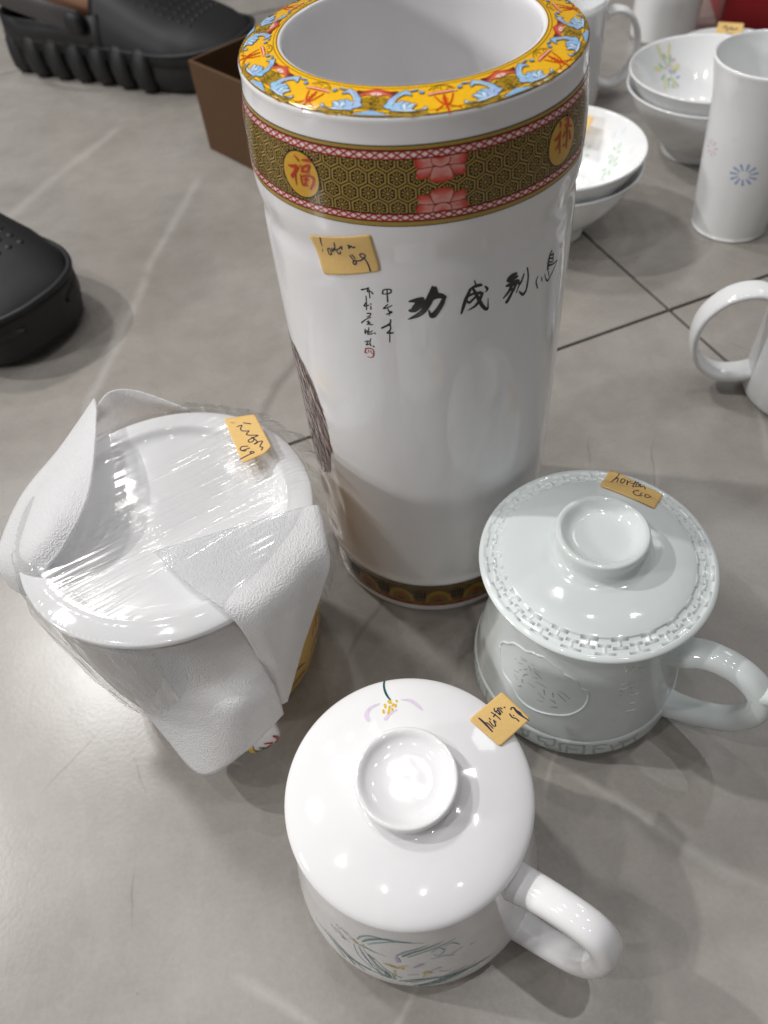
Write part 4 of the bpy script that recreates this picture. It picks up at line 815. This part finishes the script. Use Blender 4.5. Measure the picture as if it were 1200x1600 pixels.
# ---------------------------------------------------------------- white mug with orchids
LX, LY = -.0037, .1025
lm = thing("lidded_mug", "glossy white lidded mug painted with orchids and grass leaves", "mug", (LX, LY, 0), group="lidded mugs on the floor")
lbody = [(0, 1.2), (41, 1.2), (42.5, 0), (46, 0), (51, 1.5), (54.3, 6), (55.3, 12), (54.5, 22), (52.5, 38), (50, 60), (48, 75), (47, 83), (46.3, 84.5), (45, 84), (44.5, 80), (46, 60), (50, 25), (48, 8), (40, 5), (0, 4.5)]
ob("body", *lathe(smooth_prof(lbody, 3), 128), WHITE, lm)
LB = sorted([(z, r) for r, z in smooth_prof(lbody[3:13], 4)])
def on_low(a_deg, z, lift):
    a = R(a_deg); r = lerp_tab(LB, z) / 1000 + lift
    return Vector((r * math.cos(a), r * math.sin(a), z / 1000))
llid = [(0, 101.6), (8, 101.6), (12, 101.9), (15, 103.0), (17, 104.8), (18.4, 105.4), (19.4, 104.9), (19.7, 103.4), (18.9, 100.4), (18.3, 98.9), (19.4, 97.6), (22, 96.9), (30, 95.3), (38, 93.2), (43.5, 91.2), (46.8, 89.4), (48.3, 87.8), (48.5, 86.6), (47.8, 85.4), (46, 84.9), (43, 84.7), (42, 82), (41, 80), (0, 80)]
ll_o = ob("lid", *lathe(smooth_prof(llid, 4), 160), WHITE, lm)
LL = sorted([(r, z) for r, z in smooth_prof(llid[10:18], 4)])
def on_llid(x, y, lift):
    return Vector((x / 1000, y / 1000, lerp_tab(LL, math.hypot(x, y)) / 1000 + lift))
def on_lsticker(x, y, lift):
    return Vector((x / 1000, y / 1000, (92.6 - .25 * (math.hypot(x, y) - 40)) / 1000 + lift))
d = Decal(on_llid)
for pl in LID_PETAL: d.ribbon(pl, srgb(222, 208, 226), 0)
for pl in LID_STEM: d.ribbon(pl, srgb(22, 88, 88), 1)
for pl in LID_STAMEN: d.ribbon(pl, srgb(226, 190, 20), 2, wmul=1.1)
d.build("painted_flower", GLAZE, ll_o)
sticker(on_lsticker, LOW_STICKER, LOW_PEN, lm, lift=.0006)
K2 = 53 * math.pi / 180
d = Decal(lambda s, z, l: on_low(s / K2, z, l))
for st, c_, ly in ((ORCHID_PALE, srgb(206, 214, 150), 0), (ORCHID_PUR, srgb(196, 176, 208), 1), (ORCHID_ROSE, srgb(130, 160, 172), 1), (ORCHID_LEAF, srgb(84, 130, 130), 2), (ORCHID_YEL, srgb(214, 190, 70), 3)):
    for pl in st: d.ribbon([(a * K2, z, w) for a, z, w in pl], c_, ly)
for pl in ORCHID_LEAF:
    for k, (ds, dz, c_) in enumerate(((2.2, -1.0, srgb(150, 184, 176)), (-2.4, -.6, srgb(128, 164, 160)))):
        d.ribbon([(a * K2 + ds * (1 + .5 * m), max(z + dz, 1.6), w * .8) for m, (a, z, w) in enumerate(pl)], c_, 0)
d.build("painted_orchids", GLAZE, lm)
LH = R(-41.5)
handle([(44, 69), (51, 72), (61, 76.5), (73, 78.5), (81.5, 76), (86.5, 65), (86, 42), (80, 23), (67, 12.5), (57, 10), (51, 10)], LH,
       [(8.2, 6.4), (7.4, 6), (6.8, 5.6), (6.6, 5.4), (6.6, 5.6), (6.6, 5.8), (6.6, 5.6), (6.5, 5.4), (6.5, 5.4), (7, 5.6), (8, 6)], WHITE, lm)

# ---------------------------------------------------------------- foam-wrapped pot
PX, PY = -.0986, .2284
pot = thing("wrapped_pot", "large white lidded pot wrapped in foam sheet with yellow painted side", "pot", (PX, PY, 0))
pbody = [(0, 1.5), (44, 1.5), (46, 0), (49, 0), (51.5, 3), (54, 12), (57, 26), (60, 48), (62, 70), (63, 90), (62.6, 110), (62, 117), (60, 117), (59, 110), (59, 60), (50, 10), (0, 6)]
YBODY = plain("yellow_glaze", srgb(214, 166, 62), .12, 0, 60, .12)
ob("body", *lathe(smooth_prof(pbody, 3), 128), YBODY, pot)
PB = sorted([(z, r) for r, z in smooth_prof(pbody[3:12], 4)])
def on_pot(s, z, lift):
    a = s / 60.0; r = lerp_tab(PB, z) / 1000 + lift
    return Vector((r * math.cos(a), r * math.sin(a), z / 1000))
plid = [(0, 120.3), (30, 120.2), (47, 120.4), (51.5, 121.2), (53.8, 123.2), (55.2, 124.2), (57.5, 124.2), (63, 123.1), (66.2, 122.2), (67.2, 121.2), (67.2, 119.8), (66, 118.6), (63, 118), (58, 117.5), (56, 114), (0, 114)]
pl_o = ob("lid", *lathe(smooth_prof(plid, 3), 160), WHITE, pot)
d = Decal(on_pot)
TEAL = srgb(70, 104, 98); RD2 = srgb(180, 48, 30)
random.seed(3)
for a0 in range(-60, 60, 20):
    s0 = R(a0) * 60
    for m in range(3):
        zc = 96 - m * 9
        d.ribbon([(s0 + 4 * math.cos(t_ * .7) * (1 - t_ / 12), zc + 4 * math.sin(t_ * .7) * (1 - t_ / 12), .7) for t_ in range(10)], TEAL, 0)
        d.ribbon([(s0 - 6, zc - 4, .4), (s0 - 1, zc - 6, 1.2), (s0 + 5, zc - 3, .3)], srgb(150, 150, 40), 1)
    for m in range(2):
        zc = 60 - m * 14
        d.ribbon([(s0 - 4, zc - 5, 1.4), (s0 - 2, zc, 1.4), (s0 + 1, zc - 2, 1.4), (s0 + 2, zc + 3, 1.4), (s0 + 5, zc + 2, 1.4)], RD2, 0, sub=2)
    d.ribbon([(s0 - 7, 28, 1), (s0, 31, 2.5), (s0 + 7, 27, .6)], srgb(84, 92, 84), 0)
    d.ribbon([(s0 - 6, 16, 1), (s0 + 2, 18, 3), (s0 + 8, 15, .6)], srgb(90, 100, 110), 0)
d.build("painted_scrolls", GLAZE, pot)
PH = math.atan2(-.078, .028)
ph = handle([(57, 72), (66, 75), (76, 68), (80, 52), (79, 38), (72, 28), (52, 23)], PH,
       [(9, 6), (9, 5.5), (9, 5.5), (9.2, 5.5), (9.6, 5.5), (9.6, 5.5), (9.5, 6)], WHITE, pot)
def on_phandle(x, y, lift):          # outer lower face of the handle: x sideways mm, y along the strap mm
    tab = crom([(80, 52), (79, 38), (72, 28), (52, 23)], 8)
    acc = [0.0]
    for a, b in zip(tab, tab[1:]): acc.append(acc[-1] + math.hypot(b[0] - a[0], b[1] - a[1]))
    i = max(k for k in range(len(tab) - 1) if acc[k] <= max(y, 0))
    t_ = (y - acc[i]) / (acc[i + 1] - acc[i])
    q = [tab[i][k] + (tab[i + 1][k] - tab[i][k]) * t_ for k in (0, 1)]
    tx, tz = tab[i + 1][0] - tab[i][0], tab[i + 1][1] - tab[i][1]; l = math.hypot(tx, tz)
    nx, nz = -tz / l, tx / l
    bul = 5.5 * max(0, 1 - (abs(x) / 9.6) ** 2.5) ** .4 + lift * 1000
    rr, zz = q[0] + nx * bul, q[1] + nz * bul
    return Vector((rr * math.cos(PH) - x * math.sin(PH), rr * math.sin(PH) + x * math.cos(PH), zz)) / 1000
d = Decal(on_phandle, base=.0004)
for st, c_, ly in (([(-5, 4, 2.4), (-6, 12, 3.2), (-3, 18, 3), (1, 22, 2.6), (-2, 28, 2)], BLK, 0), ([(-5, 4, 1.8), (-6, 12, 2.5), (-3, 18, 2.3), (1, 22, 2), (-2, 28, 1.4)], srgb(232, 190, 20), 1),
                   ([(1, 8, 1), (4, 12, 1.4), (2, 16, 1.2), (6, 20, 1.4), (4, 25, 1)], srgb(176, 36, 28), 1), ([(6, 6, .8), (7.5, 12, 1.4), (6.5, 17, .6)], srgb(176, 36, 28), 1), ([(-2, 10, .8), (0, 14, 1.2), (-2, 18, .6)], srgb(60, 66, 90), 2), ([(-4, 26, .8), (2, 30, 1.4), (6, 28, .6)], srgb(120, 130, 40), 1)):
    d.ribbon(st, c_, ly)
d.build("painted_dragon", GLAZE, ph)
def on_pfilm(x, y, lift): return Vector((x / 1000, y / 1000, .1299 + lift))
sticker(on_pfilm, POT_STICKER, POT_PEN, pot, lift=.0004)

# foam sheets
fw = thing("foam_sheet", "white packing foam sheet draped around the wrapped pot with loose folds", "foam wrap", (PX, PY, 0))
for rows, sd in ((FOAM_FRONT, 1), (FOAM_FLAP, 2), (FOAM_LEFT, 3), (FOAM_BACK, 4)):
    patch(rows, "foam_fold", FOAM, fw, sub=9, thick=.0008, rough=.0003, seed=sd * 7)
wv, wf = [], []
NA, NZ = 70, 14
for k in range(NZ + 1):
    z = 6 + 108 * k / NZ
    for i in range(NA + 1):
        a = R(112 + 168 * i / NA)
        r_ = lerp_tab(PB, z) + 2.0 + .8 * noise.noise(Vector((a * 5, z * .03, 3))) 
        wv.append((r_ * math.cos(a) / 1000, r_ * math.sin(a) / 1000, z / 1000))
for k in range(NZ):
    for i in range(NA):
        b0 = k * (NA + 1) + i; wf.append([b0, b0 + 1, b0 + NA + 2, b0 + NA + 1])
o = ob("foam_body_wrap", wv, wf, FOAM, fw)
md = o.modifiers.new("thickness", 'SOLIDIFY'); md.thickness = .001; md.offset = 0

# cling film stretched over the lid
cf = thing("cling_film", "clear wrinkled cling film stretched over the wrapped pot lid", "plastic film", (PX, PY, 0))
da = math.atan2(.062, .118)          # direction of the stretch
ct, st_ = math.cos(da), math.sin(da)
nu, nv = 80, 460
random.seed(11)
ridges = [(random.uniform(-.036, .022), random.uniform(-.10, .10), random.uniform(.00025, .0006), random.uniform(.00005, .0002), random.uniform(-.07, .05), random.uniform(.02, .09)) for _ in range(95)]
fv, ff, idx = [], [], {}
for i in range(nu + 1):
    u = -.068 + .136 * i / nu
    for j in range(nv + 1):
        w = -.068 + .136 * j / nv
        if math.hypot(u, w) > .0677: continue
        h = 0
        for w0, sl, wd, am, u0, ul in ridges:
            x = (w - w0 - sl * u) / wd
            if abs(x) < 3 and abs(u - u0 - ul / 2) < ul:
                h += am * math.exp(-x * x) * max(0, 1 - ((u - u0 - ul / 2) / ul) ** 2)
        h += .00007 * noise.noise(Vector((u * 25, w * 420, 1.3))) + .0005 * noise.noise(Vector((u * 22, w * 30, 7)))
        x, y = u * ct - w * st_, u * st_ + w * ct
        edge = max(0, (math.hypot(u, w) - .058) / .0095)
        z = .1292 + h - edge ** 2 * .0050
        idx[(i, j)] = len(fv); fv.append((x, y, z))
for i in range(nu):
    for j in range(nv):
        q = [(i, j), (i + 1, j), (i + 1, j + 1), (i, j + 1)]
        if all(k in idx for k in q): ff.append([idx[k] for k in q])
ob("stretched_film", fv, ff, FILM, cf)
def film_skirt(a0, a1, prof, amp, seed, na=120):
    v, f = [], []
    P = crom(prof, 6)
    for k, (r_, z) in enumerate(P):
        for i in range(na + 1):
            a = R(a0 + (a1 - a0) * i / na)
            nn = noise.noise(Vector((a * 9, z * .02 + seed, 1))) + .6 * noise.noise(Vector((a * 26, z * .05, seed)))
            rr = r_ + amp * nn * min(1, k / 5)
            v.append((rr * math.cos(a) / 1000, rr * math.sin(a) / 1000, (z + amp * .5 * nn) / 1000))
    for k in range(len(P) - 1):
        for i in range(na):
            b0 = k * (na + 1) + i; f.append([b0, b0 + 1, b0 + na + 2, b0 + na + 1])
    ob("film_skirt", v, f, FILM, cf)
film_skirt(165, 268, [(67.9, 124), (69, 118), (68.5, 95), (66, 60), (62, 25)], 1.6, 2)
film_skirt(18, 100, [(67.6, 124.5), (71, 123), (76, 118), (79, 110)], 2.0, 5)
film_skirt(-42, 18, [(67.8, 124), (70.5, 117), (74, 104), (76, 92)], 2.4, 9)

# ---------------------------------------------------------------- crockery behind
def dot_print(fn, flowers, parent):
    for u, v, rr, c_, n_ in flowers:
        d = Decal(fn)
        for k in range(n_):
            t_ = 2 * math.pi * k / n_ + .2
            r0 = rr * .45
            d.ribbon([(u + r0 * math.cos(t_), v + r0 * math.sin(t_), rr * .10), (u + rr * math.cos(t_ + .08), v + rr * math.sin(t_ + .08), rr * .2)], c_, 0, sub=3)
        d.build("painted_flower", GLAZE, parent)
BLF, PKF, GRF, YLF = srgb(146, 168, 212), srgb(222, 186, 194), srgb(172, 208, 172), srgb(230, 226, 168)
def tall_cup(x, y, h, rt_, rb, label, flowers, group):
    t = thing("tall_cup", label, "cup", (x, y, 0), group=group)
    pr = [(0, 1.5), (rb - 7, 1.5), (rb - 5, 0), (rb - 2.5, 0), (rb - .4, 1.8), (rb, 5), (rb + (rt_ - rb) * .30, h * .4), (rb + (rt_ - rb) * .55, h * .75), (rt_ - 1.6, h - 8), (rt_, h - 1.5), (rt_ - .4, h), (rt_ - 2, h - .4), (rt_ - 4.0, h - 8), (rb + (rt_ - rb) * .5 - 3, h * .7), (rb - 3, h * .1), (rb - 8, 5), (0, 5)]
    ob("body", *lathe(smooth_prof(pr, 3), 96), COOLWHITE, t)
    tab = sorted([(z, r) for r, z in smooth_prof(pr[3:11], 4)])
    def fn(s, z, l):
        a = s / rb; r = lerp_tab(tab, z) / 1000 + l
        return Vector((r * math.cos(a), r * math.sin(a), z / 1000))
    dot_print(fn, [(R(a) * rb, z, rr, c_, n_) for a, z, rr, c_, n_ in flowers], t)
    return t
tall_cup(.327, .586, 136, 45, 31, "tall white flared cup printed with a blue starburst flower",
         [(-118, 62, 8.5, BLF, 11), (-170, 74, 6, PKF, 8), (-140, 88, 1.6, PKF, 4), (-150, 45, 1.4, YLF, 4), (-95, 40, 1.5, PKF, 4)], None)
tall_cup(.397, .985, 150, 41, 37, "tall white cup with a pink starburst flower beside the red box",
         [(-135, 72, 7, PKF, 10), (-100, 95, 6, GRF, 9)], None)

def bowl(x, y, z, label, flowers=(), group=None, rr=73, h=62):
    t = thing("rice_bowl", label, "bowl", (x, y, z), group=group)
    s = rr / 73; k = h / 62
    pr = [(0, 4.5 * k), (25 * s, 4.5 * k), (27 * s, 0), (29.5 * s, 0), (30.5 * s, 1.5), (29.5 * s, 8 * k), (36 * s, 14 * k), (50 * s, 28 * k), (62 * s, 44 * k), (71 * s, 60 * k), (72.4 * s, 62 * k), (72.0 * s, 63 * k), (70.6 * s, 62.3 * k), (60 * s, 46 * k), (47 * s, 30 * k), (33 * s, 17.5 * k), (18 * s, 12 * k), (0, 11 * k)]
    ob("body", *lathe(smooth_prof(pr, 3), 112), COOLWHITE, t)
    if flowers:
        tab = sorted([(r, z_) for r, z_ in smooth_prof(pr, 3)[36:]])
        def fn(u, v, l): return Vector((u / 1000, v / 1000, lerp_tab(tab, math.hypot(u, v)) / 1000 + l + .0004))
        dot_print(fn, flowers, t)
        t2 = fn
        return t, fn
    return t, None
bowl(.1745, .611, 0, "plain lower bowl under the bowl printed with green sprigs", group="bowls stacked two high")
ba, fna = bowl(.1745, .611, .0125, "white bowl printed with green sprigs stacked beside the tall vase", [(50, 6, 6, GRF, 6), (55.5, 14, 4.5, GRF, 5), (46, 2, 4, GRF, 5), (35.6, 35.4, 5, GRF, 5), (63, 21.6, 1.6, BLF, 4), (57.3, 27, 1.6, BLF, 4), (63.5, -2.7, 1.6, BLF, 4), (45, 22, 1.6, BLF, 4)], group="bowls stacked two high")
bowl(.341, .716, 0, "plain lower bowl under the bowl with a mixed flower burst", group="bowls stacked two high")
bb, fnb = bowl(.341, .716, .0125, "white bowl with a yellow green and blue flower burst inside, behind the flared cup",
         [(-19, 52, 9, GRF, 7), (-13, 49, 6, BLF, 6), (-20, 53, 13, YLF, 6), (-17, 58, 6, PKF, 5), (-60, 33, 3, srgb(226, 170, 110), 3)], group="bowls stacked two high")
bc, fnc = bowl(.412, .836, 0, "small white dish with a price sticker behind the flower burst bowls", [(10, 0, 8, GRF, 6)], rr=57, h=37)
SQ = [[(-7, 2, .8), (-4, 4, .8), (-3, -1, .8)], [(-1, 0, .8), (1, 3, .8), (3, 0, .8)], [(4, 1, .8), (8, 2, .8)], [(-2, -4, .7), (4, -4, .7)]]
def flat_sticker(loc, rot, parent):
    M = Matrix.Translation(loc) @ rot.to_4x4()
    inv = parent.matrix_world.inverted() if False else Matrix.Translation(-Vector(parent.location))
    f_ = lambda u, v, l: inv @ (M @ Vector((u / 1000, v / 1000, l)))
    return sticker(f_, [(-13, 8), (13, 8), (13, -8), (-13, -8)], SQ, parent, lift=.0003)
from mathutils import Euler
flat_sticker(Vector((.428, .880, .0385)), Euler((R(38), 0, R(-28))).to_matrix(), bc)
flat_sticker(Vector((.204, .655, .0685)), Euler((R(42), R(-8), R(-52))).to_matrix(), ba)

# mugs with strap handles
def strap_mug(x, y, r_, h, th, label, k=1.0):
    t = thing("coffee_mug", label, "mug", (x, y, 0), group="plain white strap handled mugs")
    pr = [(0, 1.2), (r_ - 6, 1.2), (r_ - 4.5, 0), (r_ - 2, 0), (r_ - .2, 2), (r_ + .6, 8), (r_ + .2, h * .5), (r_, h - 3), (r_ - .4, h), (r_ - 2.2, h), (r_ - 3.2, h - 4), (r_ - 3.2, 12), (r_ - 8, 5), (0, 4.5)]
    ob("body", *lathe(smooth_prof(pr, 3), 96), COOLWHITE, t)
    handle([(r_ - 2, h * .82), (r_ + 10 * k, h * .875), (r_ + 24 * k, h * .82), (r_ + 34 * k, h * .66), (r_ + 36 * k, h * .46), (r_ + 31 * k, h * .27), (r_ + 20 * k, h * .16), (r_ + 8 * k, h * .15), (r_ - 2, h * .19)], th,
           [(9, 3.2), (9, 3), (9, 2.9), (9, 2.9), (9, 2.9), (9, 2.9), (9, 2.9), (9, 3), (9, 3.2)], COOLWHITE, t)
    return t
strap_mug(.3005, .3769, 40, 92, math.atan2(.022, -.0865), "plain white mug whose broad strap handle points at the floor tile joint", 1.16)
strap_mug(.238, .850, 42, 96, math.atan2(-.004, .086), "plain white mug standing behind the tall vase rim")

# red box behind
rb = thing("red_box", "dark red cardboard box behind the white bowls", "box", (.545, 1.0, 0), R(-14))
bevel(ob("box_body", *boxm(-.075, .10, -.04, .10, 0, .16), REDM, rb, smooth=False), .002)
bevel(ob("box_lid", *boxm(-.0765, .1015, -.0415, .1015, .12, .163), REDM, rb, smooth=False), .002)

# cardboard box behind the vase
cbx = thing("cardboard_box", "open brown cardboard box between the black clog and the vase", "box", (-.1385, .838, 0), math.atan2(-.062, .050))
hh = .088; tk = .003
for nm, q in (("box_side", (0, .24, 0, tk, 0, hh)), ("box_side", (0, .24, .16 - tk, .16, 0, hh)), ("box_end", (0, tk, tk, .16 - tk, 0, hh)), ("box_end", (.24 - tk, .24, tk, .16 - tk, 0, hh)), ("box_bottom", (tk, .24 - tk, tk, .16 - tk, 0, tk))):
    bevel(ob(nm, *boxm(*q), CARD, cbx, smooth=False), .0006)

# ---------------------------------------------------------------- black clogs and feet
def clog(x, y, rz, label, scale=1.0, strap=True):
    """toe points along +x of the shoe; origin at heel on the floor"""
    t = thing("clog", label, "shoe", (x, y, 0), rz, group="black rubber clogs")
    t.scale = (scale,) * 3
    Ls = .290
    half = [(0, .012), (.012, .030), (.04, .040), (.09, .043), (.14, .046), (.19, .053), (.225, .055), (.255, .050), (.278, .036), (.288, .018), (.290, .006)]
    hs = crom(half, 4)
    outline = [(a, b) for a, b in hs] + [(a, -b) for a, b in reversed(hs)]
    n = len(outline)
    v, f = [], []
    for z, k, lift in ((.004, .95, 0), (.0, .92, 0), (.014, 1.02, 0), (.030, 1.0, 0), (.036, .97, 0)):
        for a, b in outline:
            toe = max(0, (a - .21) / .08) ** 2 * .010
            v.append((.145 + (a - .145) * (.985 + .015 * k), b * k, z + toe * (1 if z < .02 else .6)))
    order = [1, 0, 2, 3, 4]
    for q in range(4):
        A, B = order[q] * n, order[q + 1] * n
        for i in range(n): f.append([A + i, A + (i + 1) % n, B + (i + 1) % n, B + i])
    f.append([order[0] * n + i for i in range(n)][::-1]); f.append([4 * n + i for i in range(n)])
    sole = ob("sole", v, f, RUBBER, t)
    # upper: arches from toe back to the instep
    v, f = [], []
    secs = []
    for k in range(22):
        a = .288 - .150 * k / 21
        w = lerp_tab([(q[0], q[1]) for q in half], a) * .985
        top = lerp_tab([(.135, .092), (.16, .086), (.19, .074), (.22, .063), (.25, .054), (.275, .043), (.290, .030)], a)
        m = 18
        row = []
        for i in range(m + 1):
            tt = math.pi * i / m
            c_, s_ = math.cos(tt), math.sin(tt)
            yy = w * math.copysign(abs(c_) ** .7, c_); zz = .026 + (top - .026) * s_ ** .75
            row.append(len(v)); v.append((a + .004 * s_ * (k / 21), yy, zz))
        secs.append(row)
    for A, B in zip(secs, secs[1:]):
        for i in range(len(A) - 1): f.append([A[i], A[i + 1], B[i + 1], B[i]])
    f.append(secs[0])
    o = ob("upper", v, f, RUBBER, t)
    md = o.modifiers.new("thickness", 'SOLIDIFY'); md.thickness = .003; md.offset = -1
    # low side and heel wall
    v, f = [], []
    ring = [(a, b) for a, b in hs if a < .16]
    ring = [(a, b) for a, b in reversed(ring)] + [(a, -b) for a, b in ring]
    for a, b in ring:
        for z, k in ((.028, .985), (.045, .95), (.056, .91)):
            v.append((.1 + (a - .1) * (.97 if z > .03 else .99), b * k, z + (.012 * max(0, (a - .09) / .07) if z > .05 else 0)))
    for i in range(len(ring) - 1):
        for k in range(2): f.append([i * 3 + k, i * 3 + k + 1, i * 3 + k + 4, i * 3 + k + 3])
    o = ob("heel_wall", v, f, RUBBER, t)
    md = o.modifiers.new("thickness", 'SOLIDIFY'); md.thickness = .004; md.offset = -1
    wl = [Vector((a, b * 1.015, .037 + max(0, (a - .21) / .08) ** 2 * .006)) for a, b in outline if a > .004]
    ob("welt", *tube(wl + wl[:1], (.0022, .0022), 8, (0, 0, 1), caps=False), RUBBER, t)
    # chunky lugs on the sole edge
    for s in (1, -1):
        for k in range(7):
            a = .022 + .029 * k
            b = s * lerp_tab(half, a)
            path = [Vector((a, b * .92, .001)), Vector((a, b * 1.02, .008)), Vector((a, b * 1.05, .02)), Vector((a, b * 1.02, .034)), Vector((a, b * .96, .042))]
            ob("lug", *tube(path, [(.009, .005), (.011, .006), (.0105, .006), (.010, .005), (.007, .003)], 10, (1, 0, 0)), RUBBER, t)
    # raised dots on the toe cap
    v, f = [], []
    for ix in range(8):
        for iy in range(-3, 4):
            a = .180 + .0092 * ix; y_ = iy * .0095
            top = lerp_tab([(.135, .092), (.16, .086), (.19, .074), (.22, .063), (.25, .054), (.275, .043), (.290, .030)], a)
            w = lerp_tab(half, a) * .985
            zz = .0275 + (top - .026) * (max(0, 1 - (abs(y_) / w) ** 2.857)) ** .375
            b0 = len(v)
            for r_, h_ in ((.0034, -.003), (.0029, .0016), (.0015, .0026)):
                for m in range(8): v.append((a + r_ * math.cos(m * math.pi / 4), y_ + r_ * math.sin(m * math.pi / 4), zz + h_))
            for q in range(2):
                for m in range(8): f.append([b0 + q * 8 + m, b0 + q * 8 + (m + 1) % 8, b0 + q * 8 + 8 + (m + 1) % 8, b0 + q * 8 + 8 + m])
            f.append([b0 + 16 + m for m in range(8)])
    ob("toe_studs", v, f, RUBBER, t)
    if strap:
        P = [Vector(q) for q in crom([(.130, -.049, .060), (.095, -.056, .072), (.03, -.050, .088), (-.012, 0, .094), (.03, .050, .088), (.095, .056, .072), (.130, .049, .060)], 6)]
        ob("strap", *tube(P, (.011, .0026), 14, (0, 0, 1)), STRAPM, t)
        for s in (-1, 1):
            M = [Vector((.126, s * .048, .060)), Vector((.126, s * .0545, .060)), Vector((.126, s * .056, .060))]
            ob("rivet", *tube(M, [(.011, .011), (.010, .010), (.006, .006)], 18, (0, 0, 1)), RUBBER, t)
    return t
def foot(x, y, rz, label, scale=1.0):
    P = crom([(.19, 0, .050, .026, .018), (.15, 0, .062, .032, .026), (.10, 0, .070, .034, .036), (.06, 0, .085, .033, .045), (.05, 0, .12, .033, .040), (.048, 0, .17, .036, .040), (.045, 0, .24, .046, .052), (.042, 0, .32, .052, .060)], 6)
    path = [Vector(q[:3]) for q in P]
    v, f = [], []
    n = 24
    for i, p_ in enumerate(path):
        tg = (path[min(i + 1, len(path) - 1)] - path[max(i - 1, 0)]).normalized()
        s = Vector((0, 1, 0)); u = tg.cross(s)
        for k in range(n):
            t_ = 2 * math.pi * k / n
            v.append(p_ + s * P[i][3] * math.cos(t_) + u * P[i][4] * math.sin(t_))
    for i in range(len(path) - 1):
        for k in range(n): f.append([i * n + k, i * n + (k + 1) % n, (i + 1) * n + (k + 1) % n, (i + 1) * n + k])
    f.append(list(range(n))[::-1]); f.append([(len(path) - 1) * n + k for k in range(n)])
    o = ob("person", v, f, SKIN, loc=(x, y, .004))
    o.rotation_euler = (0, 0, rz); o.scale = (scale,) * 3
    return tag(o, label, "person")
B_rz = R(-26)
BS = 1.16
bx, by = -.092 - .290 * BS * math.cos(B_rz), 1.005 - .290 * BS * math.sin(B_rz)
clog(bx, by, B_rz, "black clog with grey heel strap beside the cardboard box", BS)
foot(bx, by, B_rz, "bare foot of a person standing in the strapped black clog", BS)
A_rz = R(-38)
AS = 1.14
ax, ay = -.247 - .285 * AS * math.cos(A_rz), .527 - .285 * AS * math.sin(A_rz)
clog(ax, ay, A_rz, "black clog with a studded toe panel standing apart from the cardboard box", AS, strap=False)
